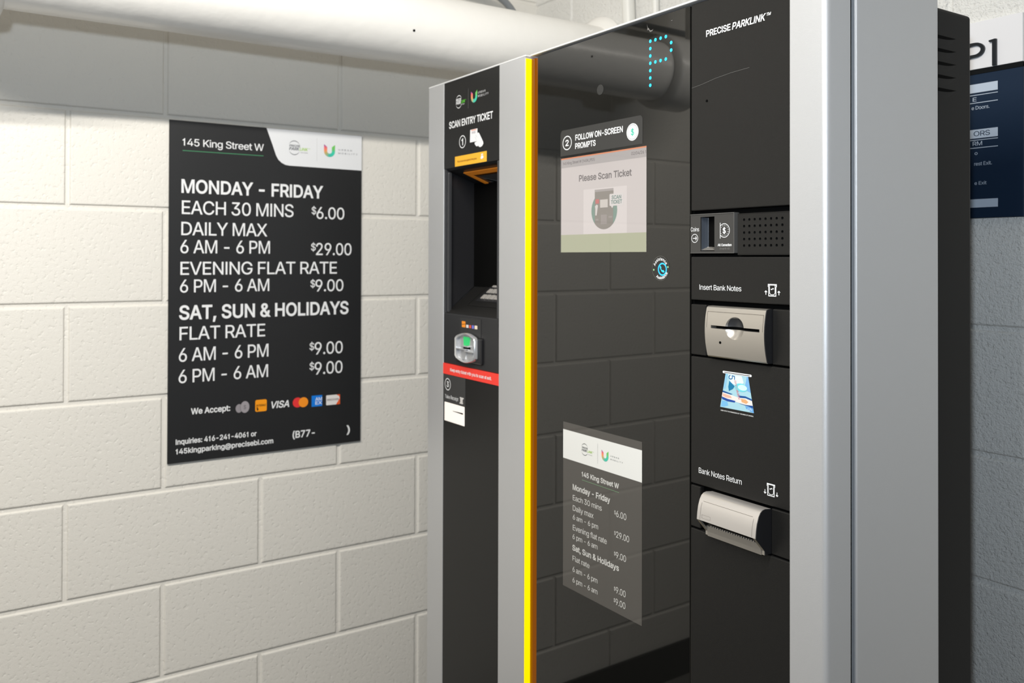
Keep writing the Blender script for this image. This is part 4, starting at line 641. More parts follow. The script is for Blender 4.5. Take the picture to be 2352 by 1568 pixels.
f2l = front(Y2)
Print(f2, 0.0008).rows([('FOLLOW ON-SCREEN',0.6400,1.5133,0.1353,0.0103,'b'), ('PROMPTS',0.6397,1.4972,0.0601,0.0101,'b'), ('2',0.6092,1.5056,0.0096,0.0112,'b')]).ring(0.6142, 1.5112, 0.0142, 0.0138, 0.0018).done('prompt_lettering', M_WHITE, pl)
Print(f2, 0.0008).disc(0.8010, 1.5100, 0.0155, 0.0152).done('coin_picture', M_WHITE, pl)
Print(f2, 0.0010).ring(0.8010, 1.5100, 0.0134, 0.0132, 0.0006).done('coin_ring', ink(90, 90, 90), pl)
Print(f2, 0.0010).text('$', 0.7972, 1.5048, 0.0076, 0.0104, 'b').done('coin_symbol', ink(70, 190, 165), pl)

def scr(name, r, g, b, k=0.80):
    l = lin(r, g, b)
    if 'screen_'+name in MATS: return MATS['screen_'+name]
    return tilted_normal(mat('screen_'+name, tuple(c*0.1 for c in l), 0.015, emit=l, es=k))
sc = Print(f2, 0.0004).rect(0.5949, 0.8362, 1.2995, 1.4820).done('touch_screen', scr('ground', 214, 205, 201), gp)
Print(f2, 0.0006).rect(0.5949, 0.8362, 1.4632, 1.4795).done('screen_header', scr('header', 186, 179, 176), sc)
Print(f2, 0.0006).rect(0.5949, 0.8362, 1.4795, 1.4820).done('screen_topline', scr('orange', 232, 150, 112), sc)
Print(f2, 0.0006).rect(0.5949, 0.8362, 1.2995, 1.3333).done('screen_footer', scr('footer', 186, 187, 160), sc)
Print(f2, 0.0006).rect(0.5925, 0.5952, 1.2990, 1.4835).done('screen_edge', mat('screen_edge', (0.05, 0.05, 0.05), 0.1), sc)
Print(f2, 0.0006).rect(0.6645, 0.7863, 1.3333, 1.4172).done('screen_picture', scr('white', 226, 217, 213), sc)
lettering(f2, 0.0008, [('145 King Street W (145K_PS1)',0.6008,1.4693,0.0966,0.0052,''), ('02/04/26 1',0.7979,1.4695,0.0373,0.0054,'')], 'header_lettering', scr('text', 110, 104, 104), sc)
Print(f2, 0.0008).text('Please Scan Ticket', 0.6515, 1.4339, 0.1471, 0.0115, 'b').done('screen_lettering', scr('title', 125, 119, 118), sc)
Print(f2, 0.0008).disc(0.7245, 1.3758, 0.0363, 0.0345).done('picture_disc', scr('teal', 138, 160, 148), sc)
low = [(0.7245+0.0363*math.cos(math.radians(t)), 1.3758+0.0345*math.sin(math.radians(t))) for t in range(224, 317, 6)]
Print(f2, 0.0010).add([[(0.6982, 1.4110)]+low+[(0.7509, 1.4110)]]).done('picture_machine', scr('machine', 152, 145, 137), sc)
Print(f2, 0.0012).rect(0.6982, 0.7509, 1.4107, 1.4150).done('picture_top', scr('top', 178, 170, 166), sc)
Print(f2, 0.0012).rect(0.7137, 0.7353, 1.3811, 1.3958).done('picture_screen', scr('pscr', 214, 206, 198), sc)
Print(f2, 0.0012).rect(0.7006, 0.7107, 1.3890, 1.3972).done('picture_ticket', scr('red', 205, 125, 122), sc)
Print(f2, 0.0012).add([[(0.6998, 1.3675), (0.7040, 1.3672), (0.7062, 1.3780), (0.7078, 1.3855), (0.7040, 1.3875), (0.6990, 1.3845), (0.7002, 1.3790)]]).done('picture_hand', scr('hand', 220, 212, 207), sc)
Print(f2, 0.0012).rect(0.7157, 0.7329, 1.3508, 1.3680).rect(0.7373, 0.7477, 1.3616, 1.3650).rect(0.7008, 0.7093, 1.3576, 1.3611).done('picture_slots', scr('slots', 166, 157, 152), sc)
Print(f2, 0.0014).add([rrect(0.7404, 0.7777, 1.3830, 1.4047, 0.002)]).add([[(0.7440, 1.3832), (0.7477, 1.3789), (0.7515, 1.3832)]]).done('speech_bubble', scr('bubble', 226, 219, 215), sc)
Print(f2, 0.0016).rows([('SCAN',0.7467,1.3950,0.0254,0.0063,'b'), ('TICKET',0.7448,1.3866,0.0296,0.0064,'b')]).done('bubble_lettering', scr('btext', 110, 138, 130), sc)
ab = Print(f2, 0.0004).disc(0.8713, 1.2717, 0.0203, 0.0207).done('assistance_button', mat('button_black', (0.012, 0.012, 0.012), 0.05), gp)
Print(f2, 0.0006).ring(0.8713, 1.2717, 0.0205, 0.0209, 0.0005).done('button_rim', ink(110, 108, 104), ab)
Print(f2, 0.0006).ring(0.8754, 1.2701, 0.0106, 0.0109, 0.0024).done('button_ring', mat('blue_ring', (0.02, 0.3, 0.5), 0.3, emit=(0.01, 0.42, 1.0), es=1.1), ab)
Print(f2, 0.0006).add([[(0.8700, 1.2757), (0.8717, 1.2755), (0.8728, 1.2728), (0.8721, 1.2714), (0.8743, 1.2683), (0.8760, 1.2685), (0.8776, 1.2690), (0.8803, 1.2664), (0.8795, 1.2653), (0.8775, 1.2646), (0.8735, 1.2665), (0.8705, 1.2710), (0.8695, 1.2738)]]).done('phone_symbol', M_LED, ab)
Print(f2, 0.0006).disc(0.8548, 1.2690, 0.0016).disc(0.8884, 1.2740, 0.0016).done('indicator_lights', mat('indicator_green', (0.2, 0.4, 0.2), 0.3, emit=(0.25, 0.5, 0.25), es=0.6), ab)
def arc_text(P, txt, cx, cz, R, cap, mid, down):
    k = cap/509.0; tot = sum(G[c][0] for c in txt)*k; ang = tot/R/2
    pen = 0.0
    for c in txt:
        w_ = G[c][0]*k; f = pen+w_/2
        th = (math.radians(mid)-ang+f/R) if down else (math.radians(mid)+ang-f/R)
        ct, st = math.cos(th), math.sin(th)
        loops = []
        for lp in G[c][1:]:
            q = []
            for i in range(0, len(lp), 2):
                x, z = lp[i]*k-w_/2, lp[i+1]*k
                if down: q.append((cx+(R-z)*ct-x*st*1, cz+(R-z)*st+x*ct))
                else: q.append((cx+(R+z)*ct+x*st, cz+(R+z)*st-x*ct))
            loops.append(q)
        P.add(loops, cap*0.03); pen += w_
P = Print(f2, 0.0006); arc_text(P, 'Assistance', 0.8713, 1.2717, 0.0135, 0.0047, 95, False); arc_text(P, 'Assistance', 0.8713, 1.2717, 0.0183, 0.0047, 285, True)
P.done('button_lettering', M_WHITE, ab)

# --- module column
def tile(name, x0, x1, z0, z1, m=None, bev=0.0016, parent=None, yo=0.0): return obj(name, B(x0, x1, Y2+yo, Y2+0.010, z0, z1, bev, 2), m or M_BLACK, parent or PM)
MX0, MX1 = 0.9405, 1.1446
ud = tile('upper_door', MX0, MX1, 1.3652, 1.6995)
Print(f2, 0.0004).rows([('PRECISE',0.9735,1.6406,0.0493,0.0097,'b'), ('PARKLINK',1.0265,1.6405,0.0639,0.0100,'bi'), ('TM',1.0924,1.6463,0.0077,0.0041,'bi')]).done('door_lettering', M_WHITE, ud)
obj('key_hole', cyl(bmesh.new(), (0.9745, Y2+0.002, 1.5385), (0.9745, Y2-0.0006, 1.5385), 0.0021), M_VOID, ud)
Print(f2, 0.0003).line([(0.9420, 1.5640), (0.9640, 1.5665), (0.9920, 1.5712), (1.0250, 1.5745), (1.0600, 1.5760)], 0.0006).done('scratch', mat('scratch_grey', (0.10, 0.098, 0.096), 0.6), ud)
# coin panel with a recessed slot
rx0, rx1, rz0, rz1 = 0.9620, 0.9916, 1.3002, 1.3545
bm = bmesh.new()
for x0, x1, z0, z1 in ((MX0, rx0, 1.2968, 1.3592), (rx1, 1.0320, 1.2968, 1.3592), (rx0, rx1, 1.2968, rz0), (rx0, rx1, rz1, 1.3592)):
    box(bm, x0, x1, Y2-0.0012, Y2+0.010, z0, z1)
cp = obj('coin_panel', bm, mat('coin_panel_black', (0.042, 0.041, 0.040), 0.40), PM)
fr_ = bmesh.new()
for x0, x1, z0, z1 in ((MX0, 1.0320, 1.3580, 1.3594), (MX0, 1.0320, 1.2966, 1.2976), (1.0310, 1.0322, 1.2968, 1.3592)): box(fr_, x0, x1, Y2-0.0022, Y2+0.009, z0, z1, 0.0005, 2)
obj('panel_edge', fr_, mat('edge_grey', (0.10, 0.098, 0.095), 0.35), cp)
bm = bmesh.new(); n = 10      # curved back of the coin recess
pr = [(rx0+(rx1-rx0)*i/n, Y2+0.0005+0.0170*math.sin(math.pi*min(1.0, (i/n)*0.80+0.02))) for i in range(n+1)]
a = [bm.verts.new((x, y, rz0)) for x, y in pr]; b = [bm.verts.new((x, y, rz1)) for x, y in pr]
for i in range(n): bm.faces.new((a[i], a[i+1], b[i+1], b[i]))
bm.faces.new([b[i] for i in range(n+1)]+[bm.verts.new((rx1, Y2, rz1)), bm.verts.new((rx0, Y2, rz1))])
obj('coin_recess', bm, mat('recess_blue_black', (0.035, 0.042, 0.055), 0.25), cp, recalc=False)
obj('coin_slit', B(0.9832, 0.9848, Y2+0.009, Y2+0.0125, 1.3080, 1.3480), M_VOID, cp)
bm = bmesh.new()
arc = [(rx0, Y2-0.0010)]+[(x, y+0.0002) for x, y in pr]+[(rx1, Y2-0.0010)]
lo = [bm.verts.new((x, y, rz0)) for x, y in arc]; hi = [bm.verts.new((x, y, rz0+0.0012+0.0070*min(1, max(0, (y-Y2)/0.012)))) for x, y in arc]
for i in range(len(arc)-1): bm.faces.new((lo[i], lo[i+1], hi[i+1], hi[i]))
bm.faces.new(hi); bm.faces.new(lo)
obj('coin_chute', bm, M_STEEL, cp)
f2c = front(Y2-0.0012)
Print(f2c).rows([('Coins',0.9414,1.3319,0.0180,0.0066,''), ('All Canadian',0.9989,1.3078,0.0278,0.0036,'b')]).done('coin_lettering', M_WHITE, cp)
Print(f2c).text('(Except $1-$2)', 1.0028, 1.3026, 0.0203, 0.0025).done('coin_small_print', ink(130, 128, 126), cp)
Print(f2c).ring(0.9501, 1.3208, 0.0071, 0.0071, 0.0009).line([(0.9462, 1.3208), (0.9540, 1.3208)], 0.0012).line([(0.9520, 1.3178), (0.9542, 1.3208), (0.9520, 1.3238)], 0.0012).done('arrow_badge', M_WHITE, cp)
P = Print(f2c)
o_, i_ = [], []
for t in range(-135, 136, 6):
    o_.append((1.0120+0.0110*math.cos(math.radians(t)), 1.3319+0.0110*math.sin(math.radians(t)))); i_.append((1.0120+0.0100*math.cos(math.radians(t)), 1.3319+0.0100*math.sin(math.radians(t))))
P.add([o_+list(reversed(i_))]).rect(1.0034, 1.0044, 1.3195, 1.3440)
for k in range(14): P.disc(1.0120+0.0080*math.cos(k*math.pi/7+0.2), 1.3319+0.0080*math.sin(k*math.pi/7+0.2), 0.0006, n=8)
P.text('$', 1.0092, 1.3276, 0.0058, 0.0084, 'b').done('coin_symbol', M_WHITE, cp)
# loudspeaker panel with drilled holes
bm = bmesh.new()
SX0, SX1, SZ0, SZ1 = 1.0368, MX1, 1.2937, 1.3570
hx = [1.0497+(1.1201-1.0497)/7*i for i in range(8)]; hz = [1.3080+(1.3472-1.3080)/4*i for i in range(5)]
xs = [SX0+0.0016]+[(a+b)/2 for a, b in zip(hx, hx[1:])]; xs = [1.0447]+xs[1:]+[1.1251]
zs = [1.3031]+[(a+b)/2 for a, b in zip(hz, hz[1:])]+[1.3521]
def quad(x0, x1, z0, z1): bm.faces.new([bm.verts.new(f2(a, b, 0.0)) for a, b in ((x0, z0), (x1, z0), (x1, z1), (x0, z1))])
e = 0.0014
quad(SX0+e, xs[0], SZ0+e, SZ1-e); quad(xs[-1], SX1, SZ0+e, SZ1-e); quad(xs[0], xs[-1], SZ0+e, zs[0]); quad(xs[0], xs[-1], zs[-1], SZ1-e)
for i in range(8):
    for j in range(5):
        x0, x1, z0, z1 = xs[i], xs[i+1], zs[j], zs[j+1]; cx, cz, r = hx[i], hz[j], 0.0021
        sq = []
        for k in range(16):
            t = 2*math.pi*(k+0.0)/16; c, s = math.cos(t), math.sin(t)
            mx_ = min((x1-cx)/c if c > 1e-6 else ((x0-cx)/c if c < -1e-6 else 9), (z1-cz)/s if s > 1e-6 else ((z0-cz)/s if s < -1e-6 else 9))
            sq.append((cx+c*mx_, cz+s*mx_))
        sv = [bm.verts.new(f2(a, b, 0)) for a, b in sq]; cvv = [bm.verts.new(f2(cx+r*math.cos(2*math.pi*k/16), cz+r*math.sin(2*math.pi*k/16), 0)) for k in range(16)]
        dv = [bm.verts.new(f2(cx+r*0.9*math.cos(2*math.pi*k/16), cz+r*0.9*math.sin(2*math.pi*k/16), -0.004)) for k in range(16)]
        for k in range(16):
            bm.faces.new((sv[k], sv[(k+1) % 16], cvv[(k+1) % 16], cvv[k])); bm.faces.new((cvv[k], cvv[(k+1) % 16], dv[(k+1) % 16], dv[k]))
        for ca, cb in ((x0, z0), (x1, z0), (x1, z1), (x0, z1)):      # corner fillers
            near = sorted(sv, key=lambda v: (v.co.x-ca)**2+(v.co.z-cb)**2)[:2]
            cn = bm.verts.new(f2(ca, cb, 0))
            try: bm.faces.new((near[0], near[1], cn))
            except ValueError: pass
sp = obj('speaker_panel', bm, M_BLACK, PM, recalc=False)
bm = bmesh.new()
rim = [(SX0, SX1, SZ1-e, SZ1), (SX0, SX1, SZ0, SZ0+e), (SX0, SX0+e, SZ0, SZ1)]
for r in rim: box(bm, r[0], r[1], Y2+0.0002, Y2+0.010, r[2], r[3], 0.0006, 2)
obj('speaker_rim', bm, M_BLACK, sp)
obj('speaker_cavity', B(SX0+0.004, SX1-0.001, Y2+0.0042, Y2+0.010, SZ0+0.004, SZ1-0.004), M_VOID, sp)
# note entry label
ne = tile('note_entry_panel', MX0, MX1, 1.2218, 1.2912)
Print(f2, 0.0004).text('Insert Bank Notes', 0.9595, 1.2388, 0.0854, 0.0082, '').done('panel_lettering', M_WHITE, ne)
def note_icon(parent, x0, x1, z0, z1, up):
    P = Print(f2, 0.0004); w = x1-x0; t = w*0.085; hh = z1-z0
    P.rect(x0, x1, z1-hh*0.11, z1).rect(x0, x0+t*1.3, z1-hh*0.24, z1-hh*0.10).rect(x1-t*1.3, x1, z1-hh*0.24, z1-hh*0.10)
    a0, a1 = x0+w*0.06, x1-w*0.06
    P.rect(a0, a0+t, z0, z1-hh*0.24).rect(a1-t, a1, z0, z1-hh*0.24).rect(a0, a1, z0, z0+t)
    b0, b1 = a0+w*0.13, a1-w*0.13
    P.line([(b0, z1-hh*0.11), (b0, z0+hh*0.28), (b0+w*0.13, z0+hh*0.14), (b1-w*0.13, z0+hh*0.14), (b1, z0+hh*0.28), (b1, z1-hh*0.11)], t*0.7)
    P.line([(x0+w*0.35, z0+hh*0.60), (x0+w*0.42, z0+hh*0.54), (x0+w*0.50, z0+hh*0.60), (x0+w*0.58, z0+hh*0.66), (x0+w*0.66, z0+hh*0.59)], t)
    for ax in (x0-w*0.22, x1+w*0.24):
        za, zb = (z0+hh*0.12, z0+hh*0.44)
        P.line([(ax, za), (ax, zb)], t*0.9)
        if up: P.line([(ax-w*0.13, zb-hh*0.11), (ax, zb+hh*0.01), (ax+w*0.13, zb-hh*0.11)], t*0.9)
        else: P.line([(ax-w*0.13, za+hh*0.11), (ax, za-hh*0.01), (ax+w*0.13, za+hh*0.11)], t*0.9)
    return P.done('note_symbol', M_WHITE, parent)
note_icon(ne, 1.0946, 1.1106, 1.2333, 1.2514, True)
# note acceptor between two blank tiles
for x0, x1 in ((MX0, 0.9735), (1.1025, MX1)):
    tile('blank_tile', x0, x1, 1.1340, 1.2150)
ax0, ax1 = 0.9860, 1.1012
def arcprof(z0, z1, p0, pm, p1, n=14, rc=0.0045):
    out = []
    for i in range(n+1):
        f = i/n; z = z0+(z1-z0)*f
        q = p0*(1-f)**2+2*(2*pm-0.5*p0-0.5*p1)*f*(1-f)+p1*f*f
        out.append((Y2-q, z))
    return out
prf = arcprof(1.1375, 1.2105, 0.0105, 0.0165, 0.0125)
prf = [(Y2-0.0085, 1.1355)]+prf+[(Y2-0.0115, 1.2128), (Y2-0.0092, 1.2143), (Y2-0.006, 1.2148)]
shell = [(Y2+0.001, 1.1360)]+prf+[(Y2+0.001, 1.2148)]
bm = prism_x(bmesh.new(), shell, ax0, ax1-0.0004)
face = obj('tmp_face', bm, M_STEEL)
# cut the note slot and the thumb scoop out of the face
cut = bmesh.new(); box(cut, 0.9985, 1.0925, Y2-0.03, Y2-0.004, 1.1806, 1.1852)
cuts = obj('tmp_cut', cut, M_VOID)
sph = bmesh.new(); bmesh.ops.create_uvsphere(sph, u_segments=48, v_segments=32, radius=0.0225, matrix=Matrix.Translation((1.0455, Y2-0.0300, 1.1838)))
sphs = obj('tmp_sph', sph, M_STEEL, smooth=True)
for c in (sphs, cuts):
    md = face.modifiers.new('b', 'BOOLEAN'); md.object = c; md.operation = 'DIFFERENCE'; md.solver = 'EXACT'
me = bpy.data.meshes.new_from_object(face.evaluated_get(bpy.context.evaluated_depsgraph_get()))
for o in (face, cuts, sphs): bpy.data.objects.remove(o)
me.name = 'note_acceptor'
na = link('note_acceptor', me, M_STEEL, PM)
if len(me.materials) == 0: me.materials.append(M_STEEL)
smooth(na)
obj('acceptor_cheek', prism_x(bmesh.new(), [(Y2+0.0015, 1.1350)]+[(y+0.0004, z) for y, z in prf]+[(Y2+0.0015, 1.2150)], ax1-0.0003, ax1+0.0008), M_DARK, na)
# shade in the scoop's upper half, put in as a dark sheet
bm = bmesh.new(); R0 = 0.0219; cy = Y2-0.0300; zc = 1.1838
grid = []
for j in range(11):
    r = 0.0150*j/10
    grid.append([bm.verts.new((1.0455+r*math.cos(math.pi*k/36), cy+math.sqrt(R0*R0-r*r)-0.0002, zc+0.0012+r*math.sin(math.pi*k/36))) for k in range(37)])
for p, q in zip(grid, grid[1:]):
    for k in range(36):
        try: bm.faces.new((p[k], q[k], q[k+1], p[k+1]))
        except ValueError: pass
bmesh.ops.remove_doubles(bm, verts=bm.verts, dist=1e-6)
obj('scoop_shade', bm, mat('scoop_shade_black', (0.030, 0.031, 0.034), 0.35), na, smooth=True)
obj('note_slot', B(0.9987, 1.0923, Y2-0.0045, Y2-0.0038, 1.1806, 1.1852), M_VOID, na)
bm = bmesh.new()
def on_arc(z):      # protrusion of the face at height z
    for (ya, za), (yb, zb) in zip(prf, prf[1:]):
        if za <= z <= zb: return Y2-(ya+(yb-ya)*(z-za)/(zb-za+1e-9))
    return 0.012
def strip(bm, x0, x1, z0, z1, off=0.0003, n=6):
    rows = [[bm.verts.new((x, Y2-on_arc(z0+(z1-z0)*k/n)-off, z0+(z1-z0)*k/n)) for x in (x0, x1)] for k in range(n+1)]
    for a, b in zip(rows, rows[1:]): bm.faces.new((a[0], a[1], b[1], b[0]))
strip(bm, 0.9895, 1.0985, 1.2058, 1.2064, n=1); strip(bm, 0.9895, 0.9899, 1.1815, 1.2064); strip(bm, 1.0981, 1.0985, 1.1815, 1.2064)
obj('face_groove', bm, ink(95, 88, 80), na)
obj('peep_hole', cyl(bmesh.new(), (1.0165, Y2-0.010, 1.1597), (1.0165, Y2-on_arc(1.1597)-0.0004, 1.1597), 0.0021), M_VOID, na)
# note sample panel
npn = tile('note_sample_panel', MX0, MX1, 0.9272, 1.1312)
Print(f2, 0.0004).text('Bank Notes Return', 0.9581, 0.9465, 0.0878, 0.0086, '').done('panel_lettering', M_WHITE, npn)
note_icon(npn, 1.0928, 1.1076, 0.9418, 0.9600, False)
bank = Print(f2, 0.0003).add([[(1.0029, 1.0581), (1.0689, 1.0581), (1.0579, 1.1115), (1.0140, 1.1115)]]).done('note_picture', ink(165, 208, 222), npn)
def nq(u, v):      # position on the tapered note picture, u across, v upwards
    l, r = 1.0029+(1.0140-1.0029)*v, 1.0689+(1.0579-1.0689)*v
    return (l+(r-l)*u, 1.0581+0.0534*v)
def npoly(name, pts, col, h): Print(f2, h).add([[nq(*q) for q in pts]]).done(name, ink(*col), bank)
npoly('note_patch', [(0.0, 0.55), (0.0, 1.0), (0.10, 1.0), (0.09, 0.55)], (140, 195, 225), 0.0004)
npoly('note_patch', [(0.78, 0.62), (0.95, 1.0), (1.0, 1.0), (1.0, 0.55)], (120, 175, 225), 0.0004)
npoly('note_patch', [(0.28, 0.72), (0.18, 0.86), (0.12, 0.98), (0.72, 0.98), (0.78, 0.80), (0.60, 0.70)], (222, 236, 240), 0.0004)
npoly('note_patch', [(0.22, 0.50), (0.18, 0.62), (0.20, 0.80), (0.34, 0.72), (0.42, 0.66), (0.36, 0.58)], (25, 120, 165), 0.0005)
Print(f2, 0.0006).add([[nq(0.66+0.24*math.cos(math.radians(t)), 0.655+0.115*math.sin(math.radians(t))) for t in range(0, 360, 12)]]).done('note_oval', ink(110, 215, 228), bank)
Print(f2, 0.0007).add([[nq(0.72+0.17*math.cos(math.radians(t)), 0.66+0.08*math.sin(math.radians(t))) for t in range(0, 360, 12)]]).done('note_oval', ink(205, 238, 242), bank)
npoly('note_band', [(0.0, 0.31), (0.0, 0.44), (0.30, 0.40), (0.55, 0.36), (0.80, 0.37), (1.0, 0.33), (1.0, 0.20), (0.75, 0.19), (0.45, 0.23), (0.20, 0.27)], (236, 226, 222), 0.0005)
npoly('note_band', [(0.02, 0.34), (0.02, 0.41), (0.30, 0.37), (0.34, 0.31), (0.15, 0.30)], (226, 180, 160), 0.0006)
npoly('note_band', [(0.66, 0.25), (0.64, 0.34), (0.80, 0.34), (0.88, 0.28), (0.80, 0.22)], (226, 170, 120), 0.0006)
npoly('note_band', [(0.0, 0.44), (0.0, 0.49), (0.18, 0.46), (0.36, 0.43), (0.30, 0.41)], (25, 85, 150), 0.0006)
npoly('note_band', [(0.0, 0.31), (0.02, 0.24), (0.20, 0.20), (0.44, 0.20), (0.46, 0.25), (0.20, 0.27)], (30, 75, 160), 0.0006)
npoly('note_band', [(0.55, 0.42), (0.60, 0.36), (0.80, 0.38), (1.0, 0.33), (1.0, 0.38), (0.80, 0.43)], (25, 80, 150), 0.0006)
npoly('note_band', [(0.55, 0.20), (0.80, 0.19), (1.0, 0.20), (1.0, 0.12), (0.88, 0.16)], (25, 75, 150), 0.0006)
npoly('note_patch', [(0.02, 0.02), (0.02, 0.20), (0.20, 0.19), (0.24, 0.08), (0.10, 0.02)], (120, 185, 228), 0.0004)
npoly('note_patch', [(0.76, 0.16), (0.90, 0.15), (1.0, 0.11), (1.0, 0.0), (0.90, 0.02), (0.78, 0.09)], (105, 165, 222), 0.0004)
lp5 = glyphs('5', 0.0, 0.0, 0.30, 0.22, 'b'); Print(f2, 0.0008).add([[nq(0.14+(0.30-b_), 0.83+0.42*a_) if False else nq(0.16+b_*1.2, 0.97-a_*0.42) for a_, b_ in l] for l in lp5]).done('note_numeral', ink(15, 100, 160), bank)
lps = glyphs('SPECIMEN', 0.0, 0.0, 0.52, 0.075, ''); Print(f2, 0.0008).add([[nq(0.40+b_+a_*0.30, 0.84-a_) for a_, b_ in l] for l in lps]).done('note_lettering', ink(215, 120, 130), bank)
lp5 = glyphs('5', 0.0, 0.0, 0.12, 0.09, 'b'); Print(f2, 0.0008).add([[nq(0.84+b_*1.2, 0.115-a_*0.6) for a_, b_ in l] for l in lp5]).done('note_numeral', ink(215, 228, 240), bank)
Print(f2, 0.0006).add([rrect(1.0082, 1.0648, 1.1112, 1.1148, 0.0016), rrect(1.0112, 1.0616, 1.1122, 1.1132, 0.0004)]).done('slot_picture', M_WHITE, npn)
Print(f2, 0.0004).text('USED WITH THE PERMISSION OF THE BANK OF CANADA', 1.0040, 1.0523, 0.0640, 0.0017, 'b').done('small_print', ink(220, 220, 220), npn)
# note return
for x0, x1 in ((MX0, 0.9615), (1.1005, MX1)):
    tile('blank_tile', x0, x1, 0.8580, 0.9245)
bx0, bx1 = 0.9850, 1.0995
hood = [(Y2-0.0010, 0.9232), (Y2-0.0120, 0.9246), (Y2-0.0178, 0.9236), (Y2-0.0225, 0.9205), (Y2-0.0262, 0.9150), (Y2-0.0295, 0.9060), (Y2-0.0315, 0.8960), (Y2-0.0326, 0.8850)]
nr = obj('note_return', prism_x(bmesh.new(), [(Y2+0.001, 0.9232)]+hood+[(Y2-0.0300, 0.8838), (Y2-0.016, 0.8840), (Y2+0.001, 0.8840)], bx0, bx1-0.0006), mat('satin_metal_light', (0.70, 0.67, 0.65), 0.34, metal=0.7), PM); smooth(nr)
cheek = [(Y2+0.0015, 0.9230)]+[(y+0.0005, z) for y, z in hood]+[(Y2-0.0318, 0.8838), (Y2-0.0140, 0.8650), (Y2-0.0125, 0.8625), (Y2-0.0120, 0.8580), (Y2+0.0015, 0.8580)]
obj('return_cheek', prism_x(bmesh.new(), cheek, bx1-0.0005, bx1+0.0004), M_DARK, nr)
edge = [(Y2-0.0326, 0.8850), (Y2-0.0131, 0.8640), (Y2-0.0131, 0.8580), (Y2-0.0100, 0.8580), (Y2-0.0105, 0.8650), (Y2-0.0285, 0.8846)]
for x0, x1 in ((bx1-0.0055, bx1-0.0005), (bx0, bx0+0.0045)):
    obj('return_rail', prism_x(bmesh.new(), edge, x0, x1), M_STEEL, nr)
obj('return_jaw', prism_x(bmesh.new(), [(Y2-0.0135, 0.8570), (Y2-0.0145, 0.8640), (Y2-0.0165, 0.8735), (Y2-0.010, 0.8745), (Y2+0.001, 0.8720), (Y2+0.001, 0.8570)], bx0+0.0046, bx1-0.0056), M_STEEL, nr)
tb = bmesh.new(); k = 0
x = bx0+0.014
while x < bx1-0.012:
    box(tb, x, x+0.0016, Y2-0.0172, Y2-0.0150, 0.8735, 0.8756); x += 0.0046
obj('jaw_teeth', tb, M_STEEL, nr)
obj('return_mouth', B(bx0+0.002, bx1-0.002, Y2-0.0060, Y2-0.0015, 0.858, 0.8842), M_VOID, nr)
def on_hood(z):
    for (ya, za), (yb, zb) in zip(hood[1:], hood[2:]):
        if zb <= z <= za: return Y2-(ya+(yb-ya)*(za-z)/(za-zb+1e-9))
    return 0.03
bm = bmesh.new()
def hstrip(x0, x1, z0, z1, n=8):
    rows = [[bm.verts.new((x, Y2-on_hood(z0+(z1-z0)*k/n)-0.0004, z0+(z1-z0)*k/n)) for x in (x0, x1)] for k in range(n+1)]
    for a, b in zip(rows, rows[1:]): bm.faces.new((a[0], a[1], b[1], b[0]))
hstrip(bx0+0.0085, bx1-0.0100, 0.9134, 0.9139, 1); hstrip(bx0+0.0062, bx0+0.0066, 0.8860, 0.9115); hstrip(bx1-0.0078, bx1-0.0074, 0.8860, 0.9115)
for xa, xb in ((bx0+0.0062, bx0+0.0085), (bx1-0.0100, bx1-0.0074)):
    hstrip(min(xa, xb), max(xa, xb), 0.9112, 0.9117, 1) if False else None
obj('hood_groove', bm, ink(120, 112, 106), nr)
bm = bmesh.new()
hstrip(bx0+0.0100, bx0+0.0270, 0.8938, 0.8942, 1); hstrip(bx0+0.0100, bx0+0.0270, 0.8888, 0.8892, 1); hstrip(bx0+0.0096, bx0+0.0100, 0.8890, 0.8940, 2); hstrip(bx0+0.0270, bx0+0.0274, 0.8890, 0.8940, 2)
obj('hood_embossing', bm, ink(150, 142, 136), nr)
tile('lower_door', MX0, MX1, ZF+0.03, 0.8552)
obj('plinth', B(0.12, 1.17, 0.82, 1.04, ZF, ZF+0.0295), M_VOID, PM)

# ------------------------------------------------------------------ price notice on the glass
M_FILM = tilted_normal(mat('grey_film', (0.085, 0.079, 0.072), 0.03, spec=0.5))
RN = thing('rate_notice', 'grey see-through price notice with white header stuck low on the black glass', 'notice', (0.715, Y2-0.0004, 0.655))
obj('film', B(0.6034, 0.8263, Y2-0.0004, Y2-0.0001, 0.6552, 0.9716), M_FILM, RN)
Print(f2, 0.0006).rect(0.6034, 0.8263, 0.9016, 0.9571).done('header_panel', tilted_normal(mat('notice_white', (0.80, 0.80, 0.78), 0.05)), RN)
NOTICE = [
  ('145 King Street W',0.6612,0.8777,0.1049,0.0087,'b'),('Monday - Friday',0.6341,0.8467,0.1082,0.0102,'b'),('Each 30 mins',0.6341,0.8267,0.0852,0.0099,''),('Daily max',0.6342,0.8069,0.0617,0.0102,''),
  ('6 am - 6 pm',0.6343,0.7901,0.0749,0.0096,''),('Evening flat rate',0.6343,0.7698,0.0993,0.0102,''),('6 pm - 6 am',0.6337,0.7529,0.0737,0.0096,''),('Sat, Sun & Holidays',0.6335,0.7314,0.1330,0.0102,'b'),
  ('Flat rate',0.6337,0.7114,0.0508,0.0096,''),('6 am - 6 pm',0.6337,0.6907,0.0737,0.0099,''),('6 pm - 6 am',0.6338,0.6705,0.0737,0.0096,'')]
